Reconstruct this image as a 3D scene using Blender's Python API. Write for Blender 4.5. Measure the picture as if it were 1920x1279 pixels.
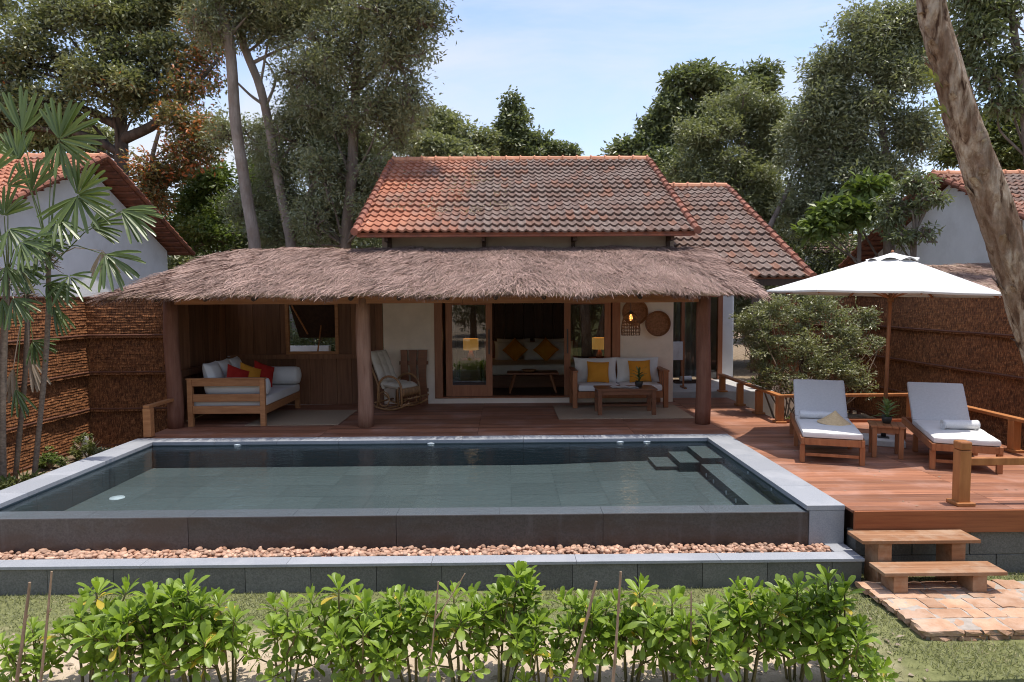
import bpy, math, random
import numpy as np
from mathutils import Matrix, Vector

for _o in list(bpy.data.objects):
    bpy.data.objects.remove(_o)
SC = bpy.context.scene
COL = SC.collection
RAD = math.radians

# ---------------------------------------------------------------- camera
CAM_H = 2.1                      # eye height above the deck (deck top is z = 0)
YAW, PITCH, ROLL = RAD(0.537), RAD(3.497), RAD(0.353)


def cam_axes():
    cy, sy, cp, sp = math.cos(YAW), math.sin(YAW), math.cos(PITCH), math.sin(PITCH)
    f = Vector((sy * cp, cy * cp, -sp))
    r = Vector((cy, -sy, 0))
    d = f.cross(r)
    c, s = math.cos(ROLL), math.sin(ROLL)
    return c * r + s * d, -s * r + c * d, f


AX_R, AX_D, AX_F = cam_axes()
cam = bpy.data.objects.new('camera', bpy.data.cameras.new('camera'))
COL.objects.link(cam)
cam.data.lens = 24.0
cam.data.sensor_width = 36.0
cam.data.clip_start = 0.05
cam.data.clip_end = 3000
cam.matrix_world = Matrix(((AX_R.x, -AX_D.x, -AX_F.x, 0), (AX_R.y, -AX_D.y, -AX_F.y, 0),
                           (AX_R.z, -AX_D.z, -AX_F.z, CAM_H), (0, 0, 0, 1)))
SC.camera = cam


def at(px, py, y):
    """point at distance y that the photograph shows at px, py"""
    ray = AX_R * ((px - 960) / 1280) + AX_D * ((py - 639.5) / 1280) + AX_F
    t = y / ray.y
    return np.array((ray.x * t, y, CAM_H + ray.z * t))


# ---------------------------------------------------------------- world and sun
SUN_TILT = math.atan(0.21)       # leans to the right of straight overhead
w = bpy.data.worlds.new('World')
SC.world = w
w.use_nodes = True
nt = w.node_tree
nt.nodes.clear()
n_out = nt.nodes.new('ShaderNodeOutputWorld')
n_bg = nt.nodes.new('ShaderNodeBackground')
n_sky = nt.nodes.new('ShaderNodeTexSky')
n_sky.sky_type = 'NISHITA'
n_sky.sun_disc = False
n_sky.sun_elevation = RAD(90) - SUN_TILT
n_sky.sun_rotation = RAD(90)
n_sky.altitude = 20
n_sky.air_density = 1.0
n_sky.dust_density = 1.2
n_sky.ozone_density = 1.0
n_bg.inputs[1].default_value = 0.15
n_tc = nt.nodes.new('ShaderNodeTexCoord')
n_map = nt.nodes.new('ShaderNodeMapping')
n_map.inputs['Scale'].default_value = (1.0, 1.0, 2.6)
n_no = nt.nodes.new('ShaderNodeTexNoise')
n_no.inputs['Scale'].default_value = 1.9
n_no.inputs['Detail'].default_value = 9
n_no.inputs['Roughness'].default_value = 0.56
n_no.inputs['Distortion'].default_value = 0.5
n_rp = nt.nodes.new('ShaderNodeValToRGB')
n_rp.color_ramp.elements[0].position = 0.43
n_rp.color_ramp.elements[0].color = (0.05, 0.05, 0.05, 1)
n_rp.color_ramp.elements[1].position = 0.66
n_rp.color_ramp.elements[1].color = (0.80, 0.80, 0.80, 1)
n_mx = nt.nodes.new('ShaderNodeMix')
n_mx.data_type = 'RGBA'
n_mx.inputs[7].default_value = (2.7, 2.75, 2.9, 1)
L = nt.links.new
L(n_tc.outputs['Generated'], n_map.inputs[0])
L(n_map.outputs[0], n_no.inputs[0])
L(n_no.outputs[0], n_rp.inputs[0])
L(n_rp.outputs[0], n_mx.inputs[0])
n_ti = nt.nodes.new('ShaderNodeMix')
n_ti.data_type = 'RGBA'
n_ti.blend_type = 'MULTIPLY'
n_ti.inputs[0].default_value = 1.0
n_ti.inputs[7].default_value = (0.84, 0.80, 0.83, 1)
L(n_sky.outputs[0], n_ti.inputs[6])
L(n_ti.outputs[2], n_mx.inputs[6])
L(n_mx.outputs[2], n_bg.inputs[0])
L(n_bg.outputs[0], n_out.inputs[0])

sun = bpy.data.objects.new('sun', bpy.data.lights.new('sun', 'SUN'))
COL.objects.link(sun)
sun.data.energy = 2.2
sun.data.angle = RAD(0.5)
sun.data.color = (1.0, 0.94, 0.85)
sun.rotation_euler = (0, SUN_TILT, 0)
sun.location = (8, 8, 30)

SC.view_settings.view_transform = 'Standard'
SC.view_settings.look = 'None'
SC.view_settings.exposure = 1.14
SC.view_settings.gamma = 1.0
SC.render.engine = 'CYCLES'
cy = SC.cycles
cy.max_bounces = 8
cy.diffuse_bounces = 6
cy.glossy_bounces = 4
cy.transmission_bounces = 4
cy.transparent_max_bounces = 12
cy.caustics_reflective = False
cy.caustics_refractive = False
cy.sample_clamp_indirect = 6
cy.use_denoising = True
cy.filter_width = 1.05

# ---------------------------------------------------------------- mesh builder
RNG = np.random.default_rng(11)


def nrm(a):
    a = np.asarray(a, float)
    return a / np.maximum(np.linalg.norm(a, axis=-1, keepdims=True), 1e-9)


def rotz(a):
    c, s = math.cos(a), math.sin(a)
    return np.array(((c, -s, 0), (s, c, 0), (0, 0, 1)))


def rotx(a):
    c, s = math.cos(a), math.sin(a)
    return np.array(((1, 0, 0), (0, c, -s), (0, s, c)))


def roty(a):
    c, s = math.cos(a), math.sin(a)
    return np.array(((c, 0, s), (0, 1, 0), (-s, 0, c)))


class MB:
    """collects shapes into ONE mesh; every face keeps a random number 'rnd'"""

    def __init__(self):
        self.v, self.l, self.s, self.r, self.n = [], [], [], [], 0

    def add(self, V, F, r=None):
        V = np.asarray(V, float).reshape(-1, 3)
        if isinstance(F, np.ndarray):
            m, q = F.shape
            self.l.append((F + self.n).ravel())
            self.s.append(np.full(m, q))
        else:
            m = len(F)
            self.l.append(np.array([i for f in F for i in f]) + self.n)
            self.s.append(np.array([len(f) for f in F]))
        if r is None:
            r = RNG.random()
        self.r.append(np.broadcast_to(np.asarray(r, float), (m,)))
        self.v.append(V)
        self.n += len(V)
        return self

    def box(self, x0, x1, y0, y1, z0, z1, r=None, R=None, at_=None):
        V = np.array([(x, y, z) for z in (z0, z1) for y in (y0, y1) for x in (x0, x1)], float)
        if R is not None:
            V = V @ np.asarray(R).T
        if at_ is not None:
            V = V + np.asarray(at_)
        return self.add(V, [(0, 2, 3, 1), (4, 5, 7, 6), (0, 1, 5, 4), (2, 6, 7, 3), (0, 4, 6, 2), (1, 3, 7, 5)], r)

    def bar(self, a, b, w, h, r=None, up=(0, 0, 1)):
        a, b = np.asarray(a, float), np.asarray(b, float)
        d = nrm(b - a)
        s = np.cross(d, up)
        if np.linalg.norm(s) < 1e-4:
            s = np.cross(d, (0, 1, 0))
        s = nrm(s)
        u = np.cross(s, d)
        V = []
        for p in (a, b):
            for i, j in ((-1, -1), (1, -1), (1, 1), (-1, 1)):
                V.append(p + s * w / 2 * i + u * h / 2 * j)
        return self.add(V, [(0, 1, 2, 3), (7, 6, 5, 4), (0, 4, 5, 1), (1, 5, 6, 2), (2, 6, 7, 3), (3, 7, 4, 0)], r)

    def tube(self, pts, rad, k=8, r=None, cap=True, rough=0.0):
        P = np.asarray(pts, float)
        m = len(P)
        rad = np.broadcast_to(np.asarray(rad, float), (m,))
        T = np.gradient(P, axis=0)
        T = nrm(T)
        ref = np.array((0.0, 0.0, 1.0)) if abs(T[0][2]) < 0.9 else np.array((1.0, 0, 0))
        a = nrm(np.cross(T[0], ref))
        ang = np.linspace(0, 2 * math.pi, k, endpoint=False)
        V = []
        for i in range(m):
            a = nrm(a - T[i] * np.dot(a, T[i]))
            b = np.cross(T[i], a)
            rr = rad[i] * (1 + rough * (RNG.random(k) - 0.5)) if rough else np.full(k, rad[i])
            V.append(P[i] + (np.cos(ang) * rr)[:, None] * a + (np.sin(ang) * rr)[:, None] * b)
        V = np.concatenate(V)
        i = np.arange(m - 1)[:, None] * k
        j = np.arange(k)[None, :]
        j2 = (j + 1) % k
        F = np.stack([i + j, i + j2, i + k + j2, i + k + j], -1).reshape(-1, 4)
        if r is None:
            r = RNG.random()
        n0 = self.n
        self.add(V, F, r)
        if cap:
            self.l.append(np.arange(k)[::-1] + n0)
            self.l.append(np.arange(k) + n0 + (m - 1) * k)
            self.s.append(np.array([k, k]))
            self.r.append(np.full(2, r))
        return self

    def lathe(self, prof, k=20, c=(0, 0, 0), r=None, M=None):
        prof = np.asarray(prof, float)
        ang = np.linspace(0, 2 * math.pi, k, endpoint=False)
        V = np.stack([prof[:, 0, None] * np.cos(ang), prof[:, 0, None] * np.sin(ang),
                      np.broadcast_to(prof[:, 1, None], (len(prof), k))], -1).reshape(-1, 3)
        if M is not None:
            V = V @ np.asarray(M).T
        V = V + np.asarray(c)
        i = np.arange(len(prof) - 1)[:, None] * k
        j = np.arange(k)[None, :]
        j2 = (j + 1) % k
        return self.add(V, np.stack([i + j, i + j2, i + k + j2, i + k + j], -1).reshape(-1, 4), r)

    def grid(self, G, r=None, flip=False):
        """G: (m, n, 3) points"""
        m, n = G.shape[:2]
        i = np.arange(m - 1)[:, None] * n
        j = np.arange(n - 1)[None, :]
        F = np.stack([i + j, i + j + 1, i + n + j + 1, i + n + j], -1).reshape(-1, 4)
        if flip:
            F = F[:, ::-1]
        return self.add(G.reshape(-1, 3), F, r)

    def pillow(self, w, h, t, M=None, c=(0, 0, 0), n=14, pinch=0.07, r=None):
        """cushion standing in the local x-z plane, thickness along y"""
        u = np.linspace(-1, 1, n)
        U, W = np.meshgrid(u, u)
        th = (np.maximum(1 - np.abs(U) ** 3, 0) * np.maximum(1 - np.abs(W) ** 3, 0)) ** 0.5
        th = th * (1 + 0.07 * np.sin(5 * U + 3 * W))
        X = w / 2 * U * (1 - pinch * (1 - W * W))
        Z = h / 2 * W * (1 - pinch * (1 - U * U))
        for s in (-1, 1):
            G = np.stack([X, s * t / 2 * th, Z], -1)
            if M is not None:
                G = G @ np.asarray(M).T
            self.grid(G + np.asarray(c), r if r is not None else 0.5, flip=s > 0)
        return self

    def softbox(self, x0, x1, y0, y1, z0, z1, rad=0.03, amp=0.004, R=None, at_=None, seed=0.0, step=0.06):
        """stuffed cushion: rounded box with gentle waves"""
        lo, hi = np.array((x0, y0, z0)), np.array((x1, y1, z1))
        n = np.maximum(3, np.ceil((hi - lo) / step).astype(int) + 1)
        mid = (lo + hi) / 2
        for ax in range(3):
            b_, c_ = (ax + 1) % 3, (ax + 2) % 3
            u, v = np.linspace(0, 1, n[b_]), np.linspace(0, 1, n[c_])
            u, v = 0.5 - 0.5 * np.cos(math.pi * u) * (0.25 + 0.75 * np.abs(np.cos(math.pi * u)) ** 0.3), v
            U, V = np.meshgrid(u, v)
            for sgn in (0, 1):
                P = np.zeros(U.shape + (3,))
                P[..., ax] = (lo, hi)[sgn][ax]
                P[..., b_] = lo[b_] + (hi - lo)[b_] * U
                P[..., c_] = lo[c_] + (hi - lo)[c_] * V
                core = np.clip(P, lo + rad, hi - rad)
                P = core + nrm(P - core) * rad
                wv = np.sin(P[..., 0] * 13 + seed) * np.sin(P[..., 1] * 9 + 2 * seed) + 0.6 * np.sin(P[..., 0] * 29 + P[..., 1] * 17 + seed)
                puff = (1 - ((P[..., 0] - mid[0]) / (hi[0] - lo[0]) * 2) ** 4) * (1 - ((P[..., 1] - mid[1]) / (hi[1] - lo[1]) * 2) ** 6)
                P[..., 2] += np.where(P[..., 2] > mid[2], 1, 0) * (amp * wv + 0.012 * puff)
                if R is not None:
                    P = P @ np.asarray(R).T
                if at_ is not None:
                    P = P + np.asarray(at_)
                self.grid(P, 0.5, flip=(sgn == 0))
        return self

    def leaves(self, C, D, L_, W_, rng, r, fold=0.2, S=None):
        """one folded leaf (quad) per row of C, pointing along D"""
        n = len(C)
        D = nrm(D)
        S = nrm(np.cross(D, rng.normal(size=(n, 3)) if S is None else S))
        N = np.cross(S, D)
        L_ = np.broadcast_to(np.asarray(L_, float), (n,))[:, None]
        W_ = np.broadcast_to(np.asarray(W_, float), (n,))[:, None]
        V = np.stack([C, C + D * L_ * 0.48 + S * W_ * 0.5 + N * W_ * fold, C + D * L_,
                      C + D * L_ * 0.48 - S * W_ * 0.5 + N * W_ * fold], 1)
        return self.add(V.reshape(-1, 3), np.arange(4 * n).reshape(n, 4), r)

    def build(self, name, mat, parent=None, world=False, bevel=0.0, smooth=False, seg=2, label=None):
        me = bpy.data.meshes.new(name)
        V = np.concatenate(self.v)
        Lp = np.concatenate(self.l)
        S = np.concatenate(self.s)
        me.vertices.add(len(V))
        me.vertices.foreach_set('co', V.ravel())
        me.loops.add(len(Lp))
        me.loops.foreach_set('vertex_index', Lp.astype(np.int32))
        me.polygons.add(len(S))
        me.polygons.foreach_set('loop_start', np.concatenate([[0], np.cumsum(S)[:-1]]).astype(np.int32))
        me.polygons.foreach_set('loop_total', S.astype(np.int32))
        a = me.attributes.new('rnd', 'FLOAT', 'FACE')
        a.data.foreach_set('value', np.concatenate(self.r).astype(np.float32))
        me.update(calc_edges=True)
        me.validate()
        me.polygons.foreach_set('use_smooth', np.full(len(me.polygons), bool(smooth)))
        me.materials.append(mat)
        o = bpy.data.objects.new(name, me)
        COL.objects.link(o)
        if parent is not None:
            o.parent = parent
            if world and parent.parent is None and parent.type == 'EMPTY':
                o.matrix_parent_inverse = Matrix.Translation(-Vector(parent.location))
        if bevel:
            b = o.modifiers.new('bevel', 'BEVEL')
            b.width = bevel
            b.segments = seg
            b.limit_method = 'ANGLE'
            b.angle_limit = RAD(40)
        if label:
            o['label'] = label
        return o


def thing(name, label, cat, loc=(0, 0, 0), rz=0.0, group=None):
    o = bpy.data.objects.new(name, None)
    o.empty_display_size = 0.1
    COL.objects.link(o)
    o.location = loc
    o.rotation_euler = (0, 0, rz)
    return tag(o, label, cat, group)


def tag(o, label, cat, group=None):
    o['label'] = label
    o['category'] = cat
    if group:
        o['group'] = group
    return o


def struct(o, kind='structure', label=None):
    o['kind'] = kind
    if label:
        o['label'] = label
    return o


def dup(root, loc, rz, label, scale=1.0, group=None):
    r = root.copy()
    COL.objects.link(r)
    r.location = loc
    r.rotation_euler = (0, 0, rz)
    r.scale = (scale, scale, scale)
    r['label'] = label
    if group:
        r['group'] = group
    for ch in list(root.children):
        c = ch.copy()
        COL.objects.link(c)
        c.parent = r
        for g in ch.children:
            d = g.copy()
            COL.objects.link(d)
            d.parent = c
    return r


# ---------------------------------------------------------------- materials
class NB:
    def __init__(self, name):
        self.m = bpy.data.materials.new(name)
        self.m.use_nodes = True
        self.t = self.m.node_tree
        self.b = self.t.nodes['Principled BSDF']
        self.o = self.t.nodes['Material Output']

    def n(self, kind, **kw):
        x = self.t.nodes.new('ShaderNode' + kind)
        for k, v in kw.items():
            setattr(x, k, v)
        return x

    def k(self, a, b):
        self.t.links.new(a, b)

    def coord(self, scale=(1, 1, 1)):
        c = self.n('TexCoord')
        m = self.n('Mapping')
        m.inputs['Scale'].default_value = scale
        self.k(c.outputs['Object'], m.inputs[0])
        return m.outputs[0]

    def noise(self, vec, scale, detail=5, rough=0.55, dist=0.0):
        x = self.n('TexNoise')
        x.inputs['Scale'].default_value = scale
        x.inputs['Detail'].default_value = detail
        x.inputs['Roughness'].default_value = rough
        x.inputs['Distortion'].default_value = dist
        self.k(vec, x.inputs[0])
        return x.outputs[0]

    def ramp(self, fac, stops):
        x = self.n('ValToRGB')
        e = x.color_ramp.elements
        while len(e) < len(stops):
            e.new(0.5)
        for el, (p, c) in zip(e, stops):
            el.position = p
            el.color = tuple(c) + (1,) if hasattr(c, '__len__') else (c, c, c, 1)
        self.k(fac, x.inputs[0])
        return x.outputs[0]

    def mix(self, fac, a, b, blend='MIX'):
        x = self.n('Mix', data_type='RGBA', blend_type=blend)
        for s, v in ((0, fac), (6, a), (7, b)):
            if hasattr(v, 'is_linked') or hasattr(v, 'links'):
                self.k(v, x.inputs[s])
            elif s == 0:
                x.inputs[0].default_value = v
            else:
                x.inputs[s].default_value = tuple(v) + (1,)
        return x.outputs[2]

    def math(self, op, a, b=0.0, c=0.0, clamp=False):
        x = self.n('Math', operation=op, use_clamp=clamp)
        for i, v in enumerate((a, b, c)):
            if hasattr(v, 'links'):
                self.k(v, x.inputs[i])
            else:
                x.inputs[i].default_value = v
        return x.outputs[0]

    def rnd(self):
        x = self.n('Attribute', attribute_name='rnd')
        return x.outputs['Fac']

    def value(self, col, fac):
        """scale a colour by a value socket"""
        return self.mix(1.0, col, self.rgb(fac), 'MULTIPLY')

    def rgb(self, f):
        x = self.n('CombineColor')
        for i in range(3):
            self.k(f, x.inputs[i])
        return x.outputs[0]

    def bump(self, h, strength=0.3, dist=0.01):
        x = self.n('Bump')
        x.inputs['Strength'].default_value = strength
        x.inputs['Distance'].default_value = dist
        self.k(h, x.inputs['Height'])
        self.k(x.outputs[0], self.b.inputs['Normal'])

    def fin(self, col=None, rough=0.6, spec=0.3):
        if col is not None:
            if hasattr(col, 'links'):
                self.k(col, self.b.inputs['Base Color'])
            else:
                self.b.inputs['Base Color'].default_value = tuple(col) + (1,)
        if hasattr(rough, 'links'):
            self.k(rough, self.b.inputs['Roughness'])
        else:
            self.b.inputs['Roughness'].default_value = rough
        self.b.inputs['Specular IOR Level'].default_value = spec
        return self.m


def plain(name, c1, c2, scale=4, stretch=(1, 1, 1), rough=0.6, spec=0.3, rnd=0.0, bump=0.0, bscale=None, lo=0.32, hi=0.68,
          bdist=0.006, c3=None, s3=1.2):
    b = NB(name)
    v = b.coord(stretch)
    f = b.noise(v, scale, 6, 0.6)
    col = b.ramp(f, [(lo, c1), (hi, c2)])
    if c3 is not None:
        g = b.noise(b.coord(), s3, 5, 0.65)
        col = b.mix(b.ramp(g, [(0.48, 0.0), (0.66, 0.75)]), col, c3)
    if rnd:
        col = b.value(col, b.math('MULTIPLY_ADD', b.rnd(), 2 * rnd, 1 - rnd))
    if bump:
        b.bump(b.noise(v, bscale or scale * 6, 6, 0.65), bump, bdist)
    return b.fin(col, rough, spec)


def leafmat(name, dark, light, accent=None, frac=0.0, rough=0.42, transl=0.3, spec=0.45):
    b = NB(name)
    r = b.rnd()
    stops = [(0.0, dark), (1.0 - frac - 0.001, light)]
    if accent is not None:
        stops += [(1.0 - frac, accent), (1.0, accent)]
    col = b.ramp(r, stops)
    b.fin(col, rough, spec)
    t = b.n('BsdfTranslucent')
    lift = b.mix(1.0, col, (1.15, 1.25, 0.6), 'MULTIPLY')
    b.k(lift, t.inputs[0])
    ms = b.n('MixShader')
    ms.inputs[0].default_value = transl
    b.k(b.b.outputs[0], ms.inputs[1])
    b.k(t.outputs[0], ms.inputs[2])
    b.k(ms.outputs[0], b.o.inputs[0])
    return b.m


def tilemat(name, x_lo, x_hi, bias=0.0):
    """clay tiles weathered from orange (x_lo side) to grey brown (x_hi side)"""
    b = NB(name)
    v = b.coord()
    sx = b.n('SeparateXYZ')
    b.k(v, sx.inputs[0])
    g = b.math('MULTIPLY_ADD', sx.outputs[0], 1.0 / (x_hi - x_lo), -x_lo / (x_hi - x_lo), True)
    n1 = b.noise(b.coord((1.0, 0.55, 0.55)), 0.9, 4, 0.55)
    m = b.math('ADD', b.math('MULTIPLY', g, 0.72), b.math('MULTIPLY', n1, 1.25))
    m = b.math('ADD', m, b.math('MULTIPLY_ADD', b.rnd(), 0.22, -0.11 + bias))
    f = b.ramp(m, [(0.56, 0.0), (1.16, 1.0)])
    orange = b.ramp(b.rnd(), [(0.0, (0.30, 0.115, 0.068)), (1.0, (0.45, 0.185, 0.105))])
    grey = b.ramp(b.math('FRACT', b.math('MULTIPLY', b.rnd(), 7.3)), [(0.0, (0.125, 0.080, 0.064)), (0.5, (0.178, 0.132, 0.112)), (0.8, (0.145, 0.088, 0.068)), (1.0, (0.205, 0.10, 0.066))])
    col = b.mix(f, orange, grey)
    fine = b.noise(v, 34, 5, 0.7)
    col = b.value(col, b.math('MULTIPLY_ADD', fine, 0.9, 0.55))
    lich = b.ramp(b.noise(v, 15, 6, 0.72), [(0.56, 0.0), (0.68, 0.75)])
    patch = b.ramp(b.noise(v, 0.8, 3, 0.5), [(0.40, 0.0), (0.62, 1.0)])
    col = b.mix(b.math('MULTIPLY', lich, patch), col, (0.36, 0.33, 0.30))
    b.bump(fine, 0.4, 0.006)
    return b.fin(col, 0.78, 0.25)


M_TILE = tilemat('clay_tile', -2.6, 1.2)
M_TILE_B = tilemat('clay_tile_grey', 0.0, 5.0, 0.0)
M_TILE_L = tilemat('clay_tile_orange', -30.0, 30.0, -0.25)
M_TILE_R = tilemat('clay_tile_mixed', 8.5, 16.0, -0.05)
M_RIDGE = plain('ridge_clay', (0.46, 0.20, 0.115), (0.58, 0.29, 0.18), 8, rough=0.75, rnd=0.18, bump=0.3)
M_VERGE = plain('verge_clay', (0.15, 0.068, 0.052), (0.31, 0.115, 0.07), 5, rough=0.75, rnd=0.2, bump=0.3)
M_THATCH = plain('thatch_straw', (0.26, 0.172, 0.14), (0.41, 0.288, 0.243), 1.3, rough=0.8, spec=0.2, rnd=0.45)
M_THATCH_CORE = plain('thatch_core', (0.40, 0.30, 0.22), (0.52, 0.40, 0.30), 25, (1, 0.2, 1), rough=0.9, bump=0.6)
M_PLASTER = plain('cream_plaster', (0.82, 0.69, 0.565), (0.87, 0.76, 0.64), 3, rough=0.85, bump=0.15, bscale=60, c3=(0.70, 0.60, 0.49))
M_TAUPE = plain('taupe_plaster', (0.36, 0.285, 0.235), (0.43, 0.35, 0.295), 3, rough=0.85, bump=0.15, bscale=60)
M_WHITE = plain('white_plaster', (0.72, 0.73, 0.75), (0.80, 0.81, 0.83), 2, rough=0.85, bump=0.15, bscale=60, c3=(0.66, 0.66, 0.67))
M_DECK = plain('deck_board', (0.205, 0.081, 0.045), (0.375, 0.165, 0.090), 3.0, (0.35, 9, 9), rough=0.5, spec=0.4, rnd=0.30, bump=0.25, bscale=8,
               c3=(0.38, 0.21, 0.155), s3=1.5)
M_FASCIA = plain('fascia_wood', (0.21, 0.065, 0.026), (0.33, 0.115, 0.045), 2.5, (0.5, 10, 10), rough=0.5, rnd=0.1, bump=0.2)
M_RAIL = plain('rail_wood', (0.33, 0.125, 0.040), (0.47, 0.20, 0.07), 3, (4, 4, 0.8), rough=0.45, spec=0.4, rnd=0.14, bump=0.15)
M_BEAM = plain('beam_wood', (0.30, 0.125, 0.055), (0.43, 0.20, 0.095), 2.5, (0.6, 9, 9), rough=0.55, rnd=0.15, bump=0.2)
M_STEP = plain('step_wood', (0.22, 0.10, 0.045), (0.36, 0.19, 0.10), 2.4, (0.6, 9, 9), rough=0.6, rnd=0.08, bump=0.2, c3=(0.40, 0.28, 0.19), s3=3)
M_TEAK = plain('teak', (0.26, 0.095, 0.038), (0.38, 0.155, 0.065), 3, (6, 6, 1.0), rough=0.45, spec=0.4, rnd=0.14, bump=0.1)
M_TEAK_D = plain('dark_teak', (0.15, 0.058, 0.028), (0.24, 0.095, 0.045), 3, (1.0, 7, 7), rough=0.42, spec=0.4, rnd=0.12, bump=0.1)
M_DAYBED = plain('daybed_teak', (0.36, 0.15, 0.06), (0.50, 0.235, 0.10), 3, (1.2, 7, 7), rough=0.45, rnd=0.12, bump=0.12)
M_DOOR = plain('door_wood', (0.27, 0.10, 0.048), (0.38, 0.155, 0.075), 3, (7, 7, 0.8), rough=0.42, spec=0.4, rnd=0.1)
M_PLANK = plain('plank_wall', (0.145, 0.064, 0.034), (0.25, 0.118, 0.062), 2.2, (8, 8, 0.5), rough=0.6, rnd=0.35, bump=0.25)
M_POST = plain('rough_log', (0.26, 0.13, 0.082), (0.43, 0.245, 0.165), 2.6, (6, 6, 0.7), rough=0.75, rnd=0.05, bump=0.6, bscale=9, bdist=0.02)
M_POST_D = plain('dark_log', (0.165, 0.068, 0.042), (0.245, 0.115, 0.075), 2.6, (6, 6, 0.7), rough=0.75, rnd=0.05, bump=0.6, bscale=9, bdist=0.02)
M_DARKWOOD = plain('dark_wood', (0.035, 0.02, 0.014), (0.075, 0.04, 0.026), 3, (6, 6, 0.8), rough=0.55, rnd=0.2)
M_GRANITE = plain('grey_granite', (0.235, 0.25, 0.275), (0.335, 0.35, 0.375), 90, rough=0.75, spec=0.3, rnd=0.05, bump=0.15, bscale=150, c3=(0.36, 0.37, 0.39), s3=1.6)
_b = NB('wet_stone')
_n1 = _b.noise(_b.coord(), 55, 6, 0.65)
_n2 = _b.noise(_b.coord((7, 7, 0.55)), 1.0, 6, 0.65)
_n3 = _b.noise(_b.coord((1.3, 1.3, 3.0)), 1.0, 6, 0.65, 0.5)
_c = _b.ramp(_n1, [(0.3, (0.040, 0.034, 0.033)), (0.7, (0.088, 0.077, 0.075))])
_c = _b.mix(_b.ramp(_n3, [(0.46, 0.0), (0.60, 0.7)]), _c, (0.052, 0.033, 0.026))
_c = _b.mix(_b.ramp(_n2, [(0.58, 0.0), (0.74, 0.55)]), _c, (0.125, 0.115, 0.112))
_c = _b.value(_c, _b.math('MULTIPLY_ADD', _b.rnd(), 0.3, 0.85))
_b.bump(_n1, 0.15, 0.006)
M_WETSTONE = _b.fin(_c, _b.math('MULTIPLY_ADD', _n2, 0.5, 0.15), 0.5)
M_LEDGE = plain('ledge_stone', (0.15, 0.15, 0.165), (0.22, 0.22, 0.24), 90, rough=0.5, rnd=0.08, bump=0.1)
M_WALLSTONE = plain('damp_block', (0.105, 0.104, 0.094), (0.19, 0.188, 0.172), 70, rough=0.8, rnd=0.14, bump=0.25, c3=(0.10, 0.108, 0.094), s3=2)
M_FLOOR_TILE = plain('pool_tile', (0.085, 0.104, 0.104), (0.120, 0.142, 0.141), 60, rough=0.7, rnd=0.12, bump=0.1)
M_POOLWALL = plain('pool_wall_tile', (0.10, 0.13, 0.145), (0.14, 0.175, 0.19), 60, rough=0.6, rnd=0.08)
M_PEBBLE = plain('pebble', (0.33, 0.175, 0.11), (0.54, 0.36, 0.26), 9, rough=0.6, rnd=0.4, spec=0.3)
M_BEIGE = plain('jute', (0.36, 0.26, 0.17), (0.47, 0.36, 0.25), 90, (1, 3, 1), rough=0.95, bump=0.5, bscale=160)
M_CANVAS = plain('white_canvas', (0.62, 0.615, 0.605), (0.67, 0.665, 0.655), 3, rough=0.9, spec=0.1, bump=0.08, bscale=8)
M_FABRIC = plain('white_fabric', (0.66, 0.65, 0.625), (0.72, 0.71, 0.685), 3, rough=0.95, spec=0.1, bump=0.2, bscale=12)
M_SLING = plain('pale_grey_fabric', (0.56, 0.555, 0.55), (0.62, 0.615, 0.61), 40, rough=0.95, spec=0.1, bump=0.15)
M_TOWEL = plain('white_towel', (0.66, 0.66, 0.66), (0.73, 0.73, 0.73), 60, rough=1.0, spec=0.05, bump=0.5, bscale=150)
M_YELLOW = plain('mustard_fabric', (0.58, 0.24, 0.03), (0.66, 0.30, 0.045), 6, rough=0.9, spec=0.1, bump=0.2)
M_RED = plain('red_fabric', (0.36, 0.022, 0.018), (0.44, 0.035, 0.025), 6, rough=0.9, spec=0.1, bump=0.2)
M_LINEN = plain('linen_cushion', (0.60, 0.55, 0.46), (0.68, 0.62, 0.53), 5, rough=0.95, spec=0.1, bump=0.3)
M_RATTAN = plain('rattan', (0.30, 0.145, 0.06), (0.48, 0.27, 0.12), 12, rough=0.4, spec=0.5, rnd=0.25)
M_BASKET = plain('basket_weave', (0.20, 0.085, 0.035), (0.36, 0.17, 0.08), 30, rough=0.7, rnd=0.2, bump=0.5)
M_WICKER = plain('dark_wicker', (0.10, 0.048, 0.025), (0.20, 0.10, 0.05), 30, rough=0.6, rnd=0.3)
M_HAT = plain('palm_leaf_hat', (0.55, 0.38, 0.19), (0.72, 0.54, 0.31), 30, (1, 1, 3), rough=0.5, spec=0.4, rnd=0.1, bump=0.4)
M_CONCRETE = plain('pale_concrete', (0.46, 0.45, 0.43), (0.58, 0.57, 0.55), 12, rough=0.9, bump=0.2)
M_TERRACE = plain('terrace_stone', (0.42, 0.41, 0.40), (0.52, 0.51, 0.50), 4, rough=0.6, bump=0.1)
M_METAL = plain('dark_metal', (0.03, 0.03, 0.033), (0.05, 0.05, 0.053), 10, rough=0.4, spec=0.5)
M_POT = plain('dark_pot', (0.025, 0.022, 0.02), (0.05, 0.045, 0.04), 20, rough=0.45)
M_PAPER = plain('paper', (0.70, 0.69, 0.67), (0.78, 0.77, 0.75), 6, rough=0.6)
M_CURTAIN = plain('grey_curtain', (0.34, 0.33, 0.31), (0.42, 0.41, 0.39), 5, rough=0.9)
M_PAVER = plain('laterite_paver', (0.37, 0.205, 0.12), (0.50, 0.325, 0.22), 5, rough=0.9, rnd=0.22, bump=0.7, bscale=30, bdist=0.012, c3=(0.52, 0.38, 0.29), s3=3)
M_MORTAR = plain('mortar', (0.32, 0.28, 0.24), (0.44, 0.39, 0.34), 20, rough=0.95, bump=0.4)
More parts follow.
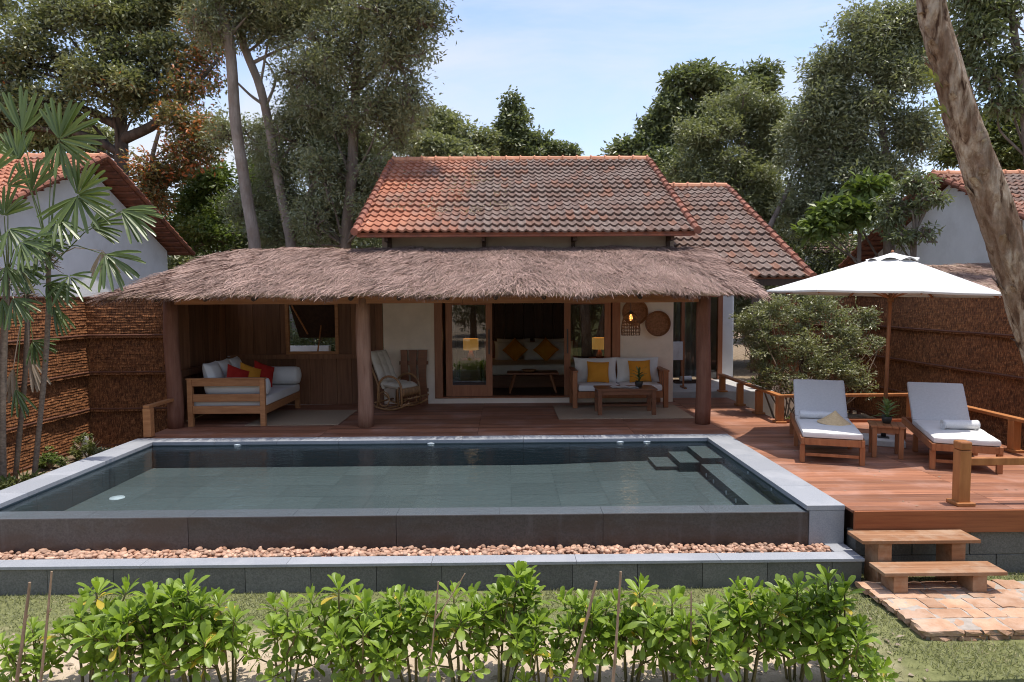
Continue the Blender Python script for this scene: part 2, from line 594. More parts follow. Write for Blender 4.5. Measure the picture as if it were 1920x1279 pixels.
M_BARK_PALE = plain('pale_bark', (0.20, 0.16, 0.135), (0.36, 0.30, 0.26), 2.4, (2, 2, 0.6), rough=0.9, bump=0.9, bscale=9, bdist=0.04, c3=(0.22, 0.15, 0.115), s3=1.8)
M_BARK_DARK = plain('dark_bark', (0.050, 0.038, 0.030), (0.125, 0.10, 0.082), 2, (3, 3, 0.8), rough=0.95, bump=0.9, bscale=9, bdist=0.04)
M_BARK_MID = plain('grey_bark', (0.14, 0.105, 0.085), (0.27, 0.215, 0.18), 2, (3, 3, 0.7), rough=0.95, bump=0.9, bscale=9, bdist=0.04)
M_TWIG = plain('dry_twig', (0.24, 0.17, 0.115), (0.40, 0.31, 0.22), 10, rough=0.9, rnd=0.25)
M_PALMSTEM = plain('palm_stem', (0.11, 0.085, 0.065), (0.22, 0.17, 0.125), 6, (3, 3, 5), rough=0.9, rnd=0.2, bump=0.6)
M_STAKE = plain('dry_stake', (0.21, 0.145, 0.095), (0.37, 0.27, 0.19), 6, (6, 6, 1), rough=0.9, rnd=0.2, bump=0.5)
M_STEM = plain('green_stem', (0.10, 0.11, 0.035), (0.17, 0.13, 0.06), 8, rough=0.7, rnd=0.2)

# paperbark: peeling sheets in patches
_b = NB('peeling_paperbark')
_n1 = _b.noise(_b.coord((19, 19, 3.2)), 1.0, 9, 0.70, 0.5)
_n2 = _b.noise(_b.coord((1, 1, 0.8)), 26, 7, 0.72, 0.2)
_n3 = _b.noise(_b.coord((3.6, 3.6, 1.6)), 1.0, 7, 0.62, 0.5)
_c = _b.ramp(_n1, [(0.38, (0.06, 0.032, 0.022)), (0.44, (0.22, 0.145, 0.10)), (0.50, (0.37, 0.28, 0.21)), (0.60, (0.48, 0.40, 0.33))])
_c = _b.mix(_b.ramp(_n3, [(0.47, 0.0), (0.55, 0.7)]), _c, (0.175, 0.105, 0.07))
_c = _b.mix(_b.ramp(_n3, [(0.34, 0.8), (0.40, 0.0)]), _c, (0.36, 0.215, 0.14))
_c = _b.value(_c, _b.math('MULTIPLY_ADD', _n2, 1.3, 0.35))
_b.bump(_b.math('ADD', _b.math('MULTIPLY_ADD', _n3, -1.2, _n1), _b.math('MULTIPLY', _n2, 0.5)), 1.0, 0.035)
M_PAPERBARK = _b.fin(_c, 0.92, 0.12)

# woven fence straw
_b = NB('woven_straw')
_v = _b.coord((52, 52, 14))
_n1 = _b.noise(_v, 1.0, 4, 0.6)
_n2 = _b.noise(_b.coord(), 1.1, 5, 0.6)
_c = _b.ramp(_n1, [(0.30, (0.05, 0.019, 0.009)), (0.50, (0.185, 0.071, 0.027)), (0.68, (0.37, 0.165, 0.065))])
_c = _b.value(_c, _b.math('MULTIPLY_ADD', _n2, 0.9, 0.55))
_c = _b.value(_c, _b.math('MULTIPLY_ADD', _b.rnd(), 0.5, 0.75))
_b.bump(_n1, 0.8, 0.02)
M_FENCE = _b.fin(_c, 0.75, 0.25)
M_BATTEN = plain('fence_batten', (0.10, 0.04, 0.025), (0.17, 0.075, 0.045), 5, (1, 1, 6), rough=0.7, bump=0.3)

# water: clear film that mirrors at grazing angles
_b = NB('pool_water')
_fr = _b.n('Fresnel')
_fr.inputs[0].default_value = 1.33
_gl = _b.n('BsdfGlossy')
_gl.inputs['Roughness'].default_value = 0.03
_gl.inputs[0].default_value = (0.86, 0.93, 0.95, 1)
_tr = _b.n('BsdfTransparent')
_tr.inputs[0].default_value = (0.77, 0.84, 0.865, 1)
_ms = _b.n('MixShader')
_bp = _b.n('Bump')
_bp.inputs['Strength'].default_value = 0.38
_bp.inputs['Distance'].default_value = 0.02
_b.k(_b.noise(_b.coord((1, 1.6, 1)), 5.5, 4, 0.55, 0.8), _bp.inputs['Height'])
_b.k(_bp.outputs[0], _gl.inputs['Normal'])
_b.k(_bp.outputs[0], _fr.inputs['Normal'])
_b.k(_fr.outputs[0], _ms.inputs[0])
_b.k(_tr.outputs[0], _ms.inputs[1])
_b.k(_gl.outputs[0], _ms.inputs[2])
_b.k(_ms.outputs[0], _b.o.inputs[0])
_b.t.nodes.remove(_b.b)
M_WATER = _b.m

# window glass
_b = NB('window_glass')
_fr = _b.n('Fresnel')
_fr.inputs[0].default_value = 1.5
_gl = _b.n('BsdfGlossy')
_gl.inputs['Roughness'].default_value = 0.0
_tr = _b.n('BsdfTransparent')
_tr.inputs[0].default_value = (0.86, 0.88, 0.86, 1)
_ms = _b.n('MixShader')
_b.k(_b.math('MULTIPLY', _fr.outputs[0], 2.4, 0, True), _ms.inputs[0])
_b.k(_tr.outputs[0], _ms.inputs[1])
_b.k(_gl.outputs[0], _ms.inputs[2])
_b.k(_ms.outputs[0], _b.o.inputs[0])
_b.t.nodes.remove(_b.b)
M_GLASS = _b.m


def glow(name, col, strength):
    b = NB(name)
    b.b.inputs['Base Color'].default_value = tuple(col) + (1,)
    b.b.inputs['Emission Color'].default_value = tuple(col) + (1,)
    b.b.inputs['Emission Strength'].default_value = strength
    return b.m


M_SHADE = glow('lit_lamp_shade', (0.95, 0.48, 0.11), 0.095)
M_BULB = glow('lit_bulb', (1.0, 0.42, 0.10), 1.6)
M_POOLLIGHT = plain('pool_light_lens', (0.70, 0.76, 0.78), (0.78, 0.84, 0.86), 10, rough=0.3)

# leaves
M_LF_DARK = leafmat('leaf_dark', (0.085, 0.105, 0.042), (0.255, 0.275, 0.15), rough=0.38, spec=0.6)
M_LF_OLIVE = leafmat('leaf_olive', (0.14, 0.155, 0.065), (0.36, 0.365, 0.22), rough=0.38, spec=0.6)
M_LF_GREY = leafmat('leaf_grey_green', (0.13, 0.145, 0.072), (0.36, 0.365, 0.245), rough=0.38, spec=0.6)
M_LF_FRESH = leafmat('leaf_fresh', (0.09, 0.125, 0.03), (0.22, 0.28, 0.08))
M_LF_YEL = leafmat('leaf_yellow_green', (0.09, 0.11, 0.035), (0.24, 0.25, 0.085))
M_LF_RUST = leafmat('leaf_rust', (0.085, 0.095, 0.04), (0.24, 0.20, 0.09), (0.56, 0.21, 0.09), 0.38)
M_LF_MIX = leafmat('leaf_dark_with_rust', (0.09, 0.105, 0.045), (0.285, 0.295, 0.16), (0.44, 0.14, 0.06), 0.05, rough=0.38, spec=0.6)
M_LF_BUSH = leafmat('leaf_bush', (0.11, 0.125, 0.055), (0.37, 0.37, 0.21), (0.46, 0.17, 0.04), 0.01, rough=0.35, spec=0.6)
M_LF_HEDGE = leafmat('leaf_hedge', (0.13, 0.205, 0.024), (0.34, 0.46, 0.07), (0.58, 0.44, 0.06), 0.05, rough=0.4, transl=0.42, spec=0.5)
M_LF_PALM = leafmat('leaf_palm', (0.045, 0.08, 0.022), (0.145, 0.195, 0.055), (0.30, 0.27, 0.10), 0.05, rough=0.35, transl=0.25, spec=0.5)
M_LF_DRY = leafmat('leaf_dry', (0.26, 0.20, 0.15), (0.42, 0.34, 0.26), rough=0.8, transl=0.2)
M_GRASS = leafmat('grass_blade', (0.14, 0.155, 0.068), (0.31, 0.315, 0.17), (0.42, 0.37, 0.23), 0.16, rough=0.6, transl=0.3)

# ground: sand under the hedge, lawn, leaf-litter soil further back
_b = NB('ground_soil')
_v = _b.coord()
_sx = _b.n('SeparateXYZ')
_b.k(_v, _sx.inputs[0])
_wob = _b.math('MULTIPLY_ADD', _b.noise(_v, 1.6, 5, 0.6), 1.0, -0.5)
_sand = _b.ramp(_b.noise(_v, 7, 7, 0.65), [(0.3, (0.42, 0.33, 0.235)), (0.7, (0.56, 0.465, 0.35))])
_lawn = _b.ramp(_b.noise(_v, 14, 6, 0.65), [(0.3, (0.115, 0.125, 0.05)), (0.7, (0.22, 0.23, 0.10))])
_soil = _b.ramp(_b.noise(_v, 9, 7, 0.7), [(0.3, (0.115, 0.085, 0.055)), (0.55, (0.24, 0.18, 0.12)), (0.75, (0.38, 0.31, 0.23))])
_fx = _b.math('ADD', _sx.outputs[0], _wob)
_fy = _b.math('ADD', _sx.outputs[1], _wob)
_near = _b.ramp(_b.math('MULTIPLY_ADD', _fy, 2.2, -5.45 * 2.2 + 0.5, True), [(0.0, 1.0), (1.0, 0.0)])
_left = _b.ramp(_b.math('MULTIPLY_ADD', _fx, 1.6, -2.75 * 1.6 + 0.5, True), [(0.0, 1.0), (1.0, 0.0)])
_c = _b.mix(_b.math('MULTIPLY', _near, _left), _lawn, _sand)
_far = _b.ramp(_b.math('MULTIPLY_ADD', _fy, 2.0, -7.2 * 2.0, True), [(0.0, 0.0), (1.0, 1.0)])
_c = _b.mix(_far, _c, _soil)
_b.bump(_b.noise(_v, 40, 6, 0.7), 0.6, 0.02)
M_GROUND = _b.fin(_c, 0.95, 0.1)

# ---------------------------------------------------------------- ground
def smooth(a, b, x):
    t = np.clip((x - a) / (b - a), 0, 1)
    return t * t * (3 - 2 * t)


def ground_z(x, y):
    return -0.66 + 0.22 * smooth(7.2, 8.6, y)


def axis(lo, hi, step, far):
    a = np.arange(lo, hi + 1e-6, step)
    ext = np.array([1, 3, 7, 15, 30, 60, 120, 300, 700, 1500.0])
    ext = ext[ext < far]
    return np.concatenate([lo - ext[::-1], a, hi + ext])


gx, gy = axis(-12, 12, 0.4, 2000), axis(-2, 24, 0.4, 2000)
GX, GY = np.meshgrid(gx, gy)
GZ = ground_z(GX, GY) + 0.012 * np.sin(GX * 2.1) * np.cos(GY * 1.7) * (np.abs(GX) < 14)
mb = MB()
mb.grid(np.stack([GX, GY, GZ], -1), 0.5)
struct(mb.build('ground', M_GROUND, smooth=True))

# ---------------------------------------------------------------- deck
mb = MB()
bw = 0.135
y = 6.60
row = 0
while y < 14.28:
    y1 = y + bw - 0.006
    if y < 10.37:
        cuts = [3.412, 5.02, 7.02]
    elif y < 11.42:
        cuts = [-5.62, -2.9, -0.45, 2.0, 3.45, 5.02, 7.02]
    else:
        cuts = [-5.62, -2.9, -0.45, 2.0, 3.45, 4.68]
    if y + bw > 13.80:
        cuts = [3.45, 4.68]
    for a, b in zip(cuts[:-1], cuts[1:]):
        mb.box(a + 0.002, b - 0.002, y, y1, -0.028, 0.0)
    y += bw
    row += 1
struct(mb.build('deck', M_DECK, bevel=0.003, seg=1))
mb = MB()
mb.box(-5.6, 3.3, 10.45, 13.7, -0.30, -0.04)
mb.box(3.5, 6.9, 6.75, 11.3, -0.30, -0.04)
mb.box(3.5, 4.6, 11.3, 14.3, -0.30, -0.04)
struct(mb.build('deck_underframe', M_DARKWOOD))
mb = MB()
mb.box(3.425, 7.02, 6.565, 6.597, -0.225, -0.004)
mb.box(7.022, 7.05, 6.60, 11.5, -0.225, -0.004)
tag(mb.build('deck_fascia', M_FASCIA, bevel=0.004), 'reddish brown board edging the raised deck above the steps', 'fascia board')
mb = MB()
for k, z0 in enumerate((-0.47, -0.70)):
    x = 3.46 - 0.3 * k
    while x < 7.2:
        mb.box(max(x, 3.44) + 0.004, x + 0.57, 6.62 + 0.002 * k, 6.80, z0 + 0.004, z0 + 0.228)
        x += 0.575
tag(mb.build('foundation_wall', M_WALLSTONE, bevel=0.005), 'grey block wall below the deck behind the wooden steps', 'wall')

# ---------------------------------------------------------------- pool
PX0, PX1, PY0, PY1, WZ = -5.27, 3.02, 6.98, 10.10, -0.052
pool = thing('swimming_pool', 'long grey stone swimming pool with an overflowing front edge', 'swimming pool', (-1.1, 8.5, -0.66))


def slabs(mb, x0, x1, y0, y1, z0, z1, n, ax):
    for i in range(n):
        a, b = i / n, (i + 1) / n
        if ax == 0:
            mb.box(x0 + (x1 - x0) * a + 0.0015, x0 + (x1 - x0) * b - 0.0015, y0, y1, z0, z1)
        else:
            mb.box(x0, x1, y0 + (y1 - y0) * a + 0.0015, y0 + (y1 - y0) * b - 0.0015, z0, z1)


mb = MB()
slabs(mb, PX1, 3.405, 6.72, 10.38, -0.04, 0.012, 5, 1)
mb.build('coping', M_GRANITE, pool, True, bevel=0.004)
mb = MB()
slabs(mb, -5.64, PX0, 6.72, 10.38, -0.04, 0.012, 5, 1)
mb.build('coping', M_GRANITE, pool, True, bevel=0.004)
mb = MB()
slabs(mb, PX0 + 0.002, PX1 - 0.002, PY1, 10.38, -0.04, 0.012, 9, 0)
mb.build('coping', M_GRANITE, pool, True, bevel=0.004)
mb = MB()
for a, b in ((PX1 + 0.03, 3.402), (-5.635, PX0 - 0.03)):
    MB().box(a, b, 6.725, 10.37, -0.70, -0.042).build('side_wall', M_GRANITE, pool, True, bevel=0.004)
mb = MB()
for i in range(4):
    a = PX0 + 0.0 + (PX1 + 0.028 - PX0) * i / 4
    mb.box(a + 0.001, a + (PX1 + 0.028 - PX0) / 4 - 0.001, 6.735, PY0, -0.70, -0.058)
mb.build('overflow_wall', M_WETSTONE, pool, True, bevel=0.006)
mb = MB()
slabs(mb, PX0 + 0.001, PX1 + 0.027, 6.74, PY0 - 0.004, -0.0595, -0.0548, 8, 0)
mb.build('overflow_ledge', M_LEDGE, pool, True)
mb = MB()
nx, ny = 14, 6
FZ = -0.38
for i in range(nx):
    for j in range(ny):
        x0, x1 = PX0 + (PX1 - PX0) * i / nx, PX0 + (PX1 - PX0) * (i + 1) / nx
        y0, y1 = PY0 + (PY1 - PY0) * j / ny, PY0 + (PY1 - PY0) * (j + 1) / ny
        zz = [FZ + 0.05 * float(smooth(0.3, 2.2, np.float64(xx))) for xx in (x0, x1)]
        mb.add([(x0 + .0015, y0 + .002, zz[0]), (x1 - .0015, y0 + .002, zz[1]), (x1 - .0015, y1 - .002, zz[1]), (x0 + .0015, y1 - .002, zz[0])], [(0, 1, 2, 3)])
mb.build('floor', M_FLOOR_TILE, pool, True)
mb = MB()
mb.box(PX0 - 0.03, PX1 + 0.03, 6.9, 10.2, -0.43, -0.39)
mb.build('basin', M_POOLWALL, pool, True)
mb = MB()
slabs(mb, PX0, PX1, PY1 + 0.012, PY1 + 0.05, -0.40, -0.041, 12, 0)
slabs(mb, PX0 - 0.04, PX0 - 0.012, PY0, PY1, -0.40, -0.041, 5, 1)
slabs(mb, PX1 + 0.012, PX1 + 0.029, PY0, PY1, -0.40, -0.041, 5, 1)
mb.build('inner_wall', M_POOLWALL, pool, True)
for nm, bx in (('step', (2.72, 3.03, 9.33, 10.11, -0.39, -0.115)), ('step', (2.43, 2.716, 9.42, 10.11, -0.39, -0.195)),
               ('step', (2.12, 2.426, 9.52, 10.11, -0.39, -0.275)), ('bench', (2.70, 3.03, 6.985, 9.325, -0.39, -0.20))):
    MB().box(*bx).build(nm, M_FLOOR_TILE, pool, True, bevel=0.004)
for x, y_, z_ in ((2.698, 9.06, -0.285), (2.698, 8.74, -0.285), (2.698, 8.23, -0.285), (2.698, 7.88, -0.285)):
    MB().lathe([(0.0, 0.006), (0.026, 0.005), (0.028, 0.0)], 14, (x, y_, z_), 0.5, roty(-math.pi / 2)).build('water_jet', M_POOLLIGHT, pool, True, smooth=True)
for y_ in (8.42, 7.66):
    MB().lathe([(0.0, 0.006), (0.018, 0.005), (0.02, 0.0)], 14, (3.031, y_, -0.028 - 0.06), 0.5, roty(-math.pi / 2)).build('water_jet', M_POOLLIGHT, pool, True, smooth=True)
for px in (445, 808, 1163, 1213):
    p = at(px, 838, 10.1)
    MB().lathe([(0.0, 0.012), (0.05, 0.010), (0.058, 0.0)], 18, (p[0], 10.109, -0.045), 0.5, np.diag((1, 1, 0.28)) @ rotx(math.pi / 2)).build('pool_light', M_POOLLIGHT, pool, True, smooth=True)
MB().lathe([(0.0, 0.012), (0.085, 0.010), (0.09, 0.0)], 22, (-4.93, 8.55, -0.379), 0.5).build('drain_cover', M_POOLLIGHT, pool, True, smooth=True)
mb = MB()
mb.grid(np.stack(np.meshgrid(np.linspace(PX0, PX1 + 0.028, 40), np.linspace(6.738, PY1 + 0.011, 20)) + [np.full((20, 40), WZ)], -1), 0.5)
struct(mb.build('water', M_WATER, smooth=True))

# gravel channel and its retaining wall
ret = thing('retaining_wall', 'low dark block wall with pale stone coping in front of the gravel', 'wall', (-1, 6.4, -0.66))
mb = MB()
x = -6.2
while x < 3.38:
    mb.box(x + 0.002, min(x + 0.62, 3.385) - 0.002, 6.335, 6.49, -0.72, -0.412)
    x += 0.62
mb.box(3.25, 3.385, 6.492, 6.72, -0.72, -0.412)
mb.build('block_wall', M_WALLSTONE, ret, True, bevel=0.004)
mb = MB()
slabs(mb, -6.2, 3.40, 6.315, 6.50, -0.41, -0.38, 7, 0)
mb.box(3.20, 3.40, 6.503, 6.722, -0.41, -0.38)
mb.build('coping', M_GRANITE, ret, True, bevel=0.003)


def ico():
    import bmesh
    bm = bmesh.new()
    bmesh.ops.create_icosphere(bm, subdivisions=2, radius=1)
    V = np.array([v.co[:] for v in bm.verts])
    F = np.array([[v.index for v in f.verts] for f in bm.faces])
    bm.free()
    return V, F


ICO_V, ICO_F = ico()
rng = np.random.default_rng(3)
mb = MB()
mb.box(-6.2, 3.2, 6.49, 6.735, -0.60, -0.425, 0.3)
for layer, nn in ((0, 1500), (1, 1150)):
    for _ in range(nn):
        s = rng.uniform(0.016, 0.030)
        R = rotz(rng.uniform(0, 6.3)) @ rotx(rng.normal(0, 0.5))
        V = ICO_V * (1 + 0.10 * rng.normal(size=(len(ICO_V), 1)) * 0.6) * np.array((s * rng.uniform(1.0, 1.5), s, s * rng.uniform(0.55, 0.85)))
        lump = 0.012 * math.sin(_ * 0.7)
        c = (rng.uniform(-5.6, 3.18), rng.uniform(6.515, 6.715), -0.41 + layer * 0.026 + lump)
        mb.add(V @ R.T + c, ICO_F, rng.random())
g = struct(mb.build('gravel', M_PEBBLE, smooth=True), 'stuff')

# ---------------------------------------------------------------- steps and stone path
def bench(name, label, x0, x1, y0, y1, top, bot, legs):
    t = thing(name, label, 'step', ((x0 + x1) / 2, (y0 + y1) / 2, bot), 0, 'wooden steps up to the deck')
    mb = MB()
    ym = (y0 + y1) / 2
    mb.box(x0, x1, y0, ym - 0.002, top - 0.034, top)
    mb.box(x0, x1, ym + 0.002, y1, top - 0.034, top)
    mb.build('tread', M_STEP, t, True, bevel=0.004)
    for a in legs:
        MB().box(a, a + 0.13, y0 + 0.02, y1 - 0.03, bot, top - 0.035).build('leg', M_STEP, t, True, bevel=0.004)
    return t


bench('step_bench', 'upper wooden step with thick legs just below the deck edge', 3.34, 4.46, 6.25, 6.54, -0.185, -0.66, (3.50, 4.20))
bench('step_bench', 'lower wooden step standing on the orange stone paving', 3.40, 4.52, 5.98, 6.245, -0.385, -0.582, (3.50, 4.22))

mb = MB()
rng = np.random.default_rng(8)


def rough_stone(mb, x0, x1, y0, y1, z0, z1, amp=0.008):
    nx = max(2, int((x1 - x0) / 0.05))
    ny = max(2, int((y1 - y0) / 0.05))
    xs, ys = np.linspace(x0, x1, nx + 1), np.linspace(y0, y1, ny + 1)
    X, Y = np.meshgrid(xs, ys)
    Z = np.full_like(X, z1) + rng.normal(0, amp * 0.25, X.shape)
    edge = (X == x0) | (X == x1) | (Y == y0) | (Y == y1)
    Z[edge] -= amp * 0.9 * rng.random(edge.sum())
    jx, jy = rng.normal(0, amp * 0.55, X.shape), rng.normal(0, amp * 0.55, X.shape)
    X, Y = X + jx, Y + jy
    r = rng.random()
    mb.grid(np.stack([X, Y, Z], -1), r)
    for sl in ((slice(0, 1), slice(None)), (slice(-1, None), slice(None)), (slice(None), slice(0, 1)), (slice(None), slice(-1, None))):
        top = np.stack([X[sl].ravel(), Y[sl].ravel(), Z[sl].ravel()], -1)
        mid = top * (1, 1, 0) + np.array((0, 0, 1)) * (z0 * 0.5 + z1 * 0.5) + rng.normal(0, amp, top.shape)
        bot = top * (1, 1, 0) + (0, 0, z0)
        mb.grid(np.stack([top, mid, bot]), r)


ys = [5.30, 5.52, 5.70, 5.90, 6.08, 6.28]
for j in range(5):
    x = 3.36 - 0.02 * j + rng.uniform(-0.01, 0.01)
    right = 5.6 if j < 2 else 4.95 - 0.07 * (j - 2)
    while x < right:
        wd = rng.uniform(0.14, 0.32)
        rough_stone(mb, x + 0.008, min(x + wd, right) - 0.008, ys[j] + 0.008, ys[j + 1] - 0.008, -0.63, -0.582 + rng.uniform(-0.004, 0.006))
        x += wd
x = 3.40
while x < 5.6:
    wd = rng.uniform(0.16, 0.34)
    rough_stone(mb, x + 0.008, x + wd - 0.008, 5.315, 5.5, -0.70, -0.636)
    x += wd
x = 5.33
while x < 6.3:
    rough_stone(mb, 3.375, 3.5, x, x + 0.2, -0.70, -0.636)
    x += 0.21
path = mb.build('path', M_PAVER)
struct(path)
mb = MB()
mb.box(3.385, 5.6, 5.325, 6.25, -0.70, -0.587)
m_ = mb.build('mortar_bed', M_MORTAR)
m_.parent = path
mb = MB()
rough_stone(mb, 4.98, 5.35, 6.05, 6.32, -0.68, -0.60)
tag(mb.build('stepping_stone', M_PAVER), 'single orange stepping stone lying in grass right of the paving', 'stepping stone')

# ---------------------------------------------------------------- tiled roofs
def tiled_roof(root, x0, x1, ye, ze, yr, zr, mat, rows, p=0.165, verge=(True, True), back=True, gable_dir=1):
    """gable roof, ridge along x; front eave (ye, ze), ridge (yr, zr)"""
    mb = MB()
    mu = MB()
    nt_ = max(1, int(round((x1 - x0) / p)))
    per = (x1 - x0) / nt_
    k = 6
    xs = np.linspace(x0, x1, nt_ * k + 1)
    wave = 0.021 * np.cos(2 * math.pi * (xs - x0) / per) + 0.006 * np.cos(4 * math.pi * (xs - x0) / per + 0.6)
    run, rise = yr - ye, zr - ze
    sl = math.hypot(run, rise)
    rg = np.random.default_rng(int(abs(x0 * 31 + ye * 7)) + 5)
    for side in ((-1, 1) if back else (-1,)):
        dy, dz = -run / sl * (1 if side < 0 else -1), -rise / sl       # down-slope direction
        ny_, nz_ = (-rise / sl) * (1 if side < 0 else -1), run / sl     # outward normal
        for i in range(rows):
            s0, s1 = sl * i / rows - 0.01, sl * (i + 1) / rows + 0.035
            tilej = np.repeat(rg.normal(0, 0.004, nt_), k)
            tilej = np.append(tilej, tilej[-1])
            sag = 0.012 * np.sin(xs * 0.9 + i)
            P = []
            for s, h in ((s0, 0.0), (s1, 0.044), (s1, 0.004)):
                H = wave + h + tilej * (1 if s == s1 else 0.3) + sag
                if h == 0.004:
                    H = wave + 0.004 + sag
                ss = s + (tilej * 1.2 if s == s1 else 0)
                P.append(np.stack([xs, yr + dy * ss + ny_ * H, zr + dz * ss + nz_ * H], -1))
            tr = np.repeat(rg.random(nt_), k)
            mb.grid(np.stack(P[:2]), tr, flip=side > 0)
            mb.grid(np.stack(P[1:]), tr, flip=side > 0)
        # boarding under the tiles
        a = np.array((0, yr + ny_ * -0.03, zr + nz_ * -0.03))
        b = np.array((0, yr + dy * (sl - 0.02) + ny_ * -0.03, zr + dz * (sl - 0.02) + nz_ * -0.03))
        off = np.array((0, ny_ * 0.05, nz_ * 0.05))
        V = []
        for q in (a, b, b - off, a - off):
            V += [q + (x0 + 0.03, 0, 0), q + (x1 - 0.03, 0, 0)]
        mu.add(V, [(0, 1, 3, 2), (2, 3, 5, 4), (4, 5, 7, 6), (6, 7, 1, 0), (0, 2, 4, 6), (1, 7, 5, 3)])
        nb = int((x1 - x0) / 0.001)
        for q in np.arange(0.25, sl, 0.30):
            c = np.array((0, yr + dy * q + ny_ * -0.10, zr + dz * q + nz_ * -0.10))
            mu.bar(c + (x0 + 0.02, 0, 0), c + (x1 - 0.02, 0, 0), 0.05, 0.035)
    roof = mb.build('roof', mat, root, True, smooth=True)
    mu.build('roof_boarding', M_VERGE, roof)
    # ridge caps
    mr = MB()
    L_ = 0.36
    x = x0
    while x < x1 - 0.02:
        e = min(x + L_ + 0.03, x1)
        xx = np.array([x, x + 0.02, x + 0.045, x + 0.05, e])
        rr = np.array([0.092, 0.118, 0.118, 0.094, 0.086])
        mr.tube(np.stack([xx, np.full(5, yr), np.full(5, zr - 0.005)], -1), rr, 10, cap=True)
        x += L_
    mr.build('ridge_cap', M_RIDGE, roof, smooth=False)
    # verge caps, each end and each slope
    for e, on in ((x0, verge[0]), (x1, verge[1])):
        if not on:
            continue
        mv = MB()
        for side in ((-1, 1) if back else (-1,)):
            dy, dz = -run / sl * (1 if side < 0 else -1), -rise / sl
            ny_, nz_ = (-rise / sl) * (1 if side < 0 else -1), run / sl
            n = rows
            for i in range(n):
                s0, s1 = sl * i / n, sl * (i + 1) / n + 0.06
                ss = np.array([s0, s1 - 0.03, s1])
                hh = np.array([0.0, 0.022, 0.028])
                rr = np.array([0.062, 0.070, 0.078]) * rg.uniform(0.96, 1.04)
                mv.tube(np.stack([np.full(3, e), yr + dy * ss + ny_ * hh, zr + dz * ss + nz_ * hh], -1), rr, 8)
        mv.build('verge_cap', M_VERGE, roof, smooth=False)
    return roof


# ---------------------------------------------------------------- villa
FY = 13.75                      # front face of the villa
villa = thing('villa', 'cream villa with weathered clay tile roof and wide sliding doors behind the veranda', 'villa', (0.5, 15.5, 0))
tiled_roof(villa, -2.86, 3.68, 13.15, 3.40, 17.7, 5.66, M_TILE, 17)


def wall(mb, x0, x1, y0, y1, z0, z1):
    mb.box(x0, x1, y0, y1, z0, z1)


mb = MB()
mb.box(-2.46, -1.435, FY, FY + 0.18, -0.2, 2.30)          # cream panels
mb.box(2.315, 3.39, FY, FY + 0.18, -0.2, 2.30)
mb.box(-1.435, 2.315, FY + 0.004, FY + 0.18, -0.2, 0.105)
mb.box(3.21, 3.388, FY + 0.182, 21.6, -0.2, 3.60)        # right side
mb.box(-2.458, -2.28, FY + 0.182, 21.6, -0.2, 3.60)
mb.box(-2.27, 3.20, 21.42, 21.6, -0.2, 3.60)
for xx in (3.208, -2.456):                               # gables
    mb.add([(xx, 13.9, 3.6), (xx, 21.5, 3.6), (xx, 17.7, 5.50), (xx + 0.176, 13.9, 3.6), (xx + 0.176, 21.5, 3.6), (xx + 0.176, 17.7, 5.50)],
           [(0, 2, 1), (3, 4, 5), (0, 1, 4, 3), (1, 2, 5, 4), (2, 0, 3, 5)])
mb.build('wall', M_PLASTER, villa, True)
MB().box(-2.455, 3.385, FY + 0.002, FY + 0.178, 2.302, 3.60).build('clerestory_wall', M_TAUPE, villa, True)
for xx in (-2.29, -0.41, 1.37, 3.27):
    mb = MB()
    mb.box(xx - 0.05, xx + 0.03, FY - 0.06, FY - 0.003, 3.02, 3.36)
    mb.box(xx - 0.045, xx + 0.025, FY - 0.42, FY - 0.062, 3.23, 3.33)
    mb.build('eave_bracket', M_DARKWOOD, villa, True, bevel=0.004)
mb = MB()
mb.box(-2.8, 3.6, 13.22, 13.25, 3.30, 3.345)
mb.build('eave_board', M_VERGE, villa, True)
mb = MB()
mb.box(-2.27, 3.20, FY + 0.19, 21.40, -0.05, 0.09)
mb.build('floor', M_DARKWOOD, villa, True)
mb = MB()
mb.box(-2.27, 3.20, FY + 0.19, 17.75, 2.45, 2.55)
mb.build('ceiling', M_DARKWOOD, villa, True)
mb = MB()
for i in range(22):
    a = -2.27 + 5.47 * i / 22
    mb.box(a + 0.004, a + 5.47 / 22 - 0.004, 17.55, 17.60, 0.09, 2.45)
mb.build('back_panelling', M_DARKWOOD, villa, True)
# sliding door set
ds = MB()
ds.box(-1.435, -1.275, FY - 0.02, FY + 0.16, 0.105, 2.2)
ds.box(2.155, 2.315, FY - 0.02, FY + 0.16, 0.105, 2.2)
ds.box(-1.275, 2.155, FY + 0.0, FY + 0.16, 2.06, 2.2)
ds.box(-1.275, 2.155, FY - 0.03, FY + 0.20, 0.107, 0.135)
ds.build('door_frame', M_DOOR, villa, True, bevel=0.006)


def leaf_door(x0, x1, y, handle_x):
    st = 0.13
    d = MB()
    d.box(x0, x0 + st, y, y + 0.05, 0.14, 2.06)
    d.box(x1 - st, x1, y, y + 0.05, 0.14, 2.06)
    d.box(x0 + st, x1 - st, y + 0.001, y + 0.049, 0.14, 0.37)
    d.box(x0 + st, x1 - st, y + 0.001, y + 0.049, 1.99, 2.06)
    d = d.build('sliding_door', M_DOOR, villa, True, bevel=0.004)
    g = MB()
    g.box(x0 + st, x1 - st, y + 0.022, y + 0.028, 0.37, 1.99)
    # single pane surface keeps one clean reflection
    g = MB()
    g.add([(x0 + st, y + 0.022, 0.37), (x1 - st, y + 0.022, 0.37), (x1 - st, y + 0.022, 1.99), (x0 + st, y + 0.022, 1.99)], [(0, 1, 2, 3)])
    g.build('glass', M_GLASS, d)
    h = MB()
    h.box(handle_x - 0.012, handle_x + 0.012, y - 0.03, y - 0.001, 1.0, 1.5)
    h.build('handle', M_METAL, d, bevel=0.004)
    return d


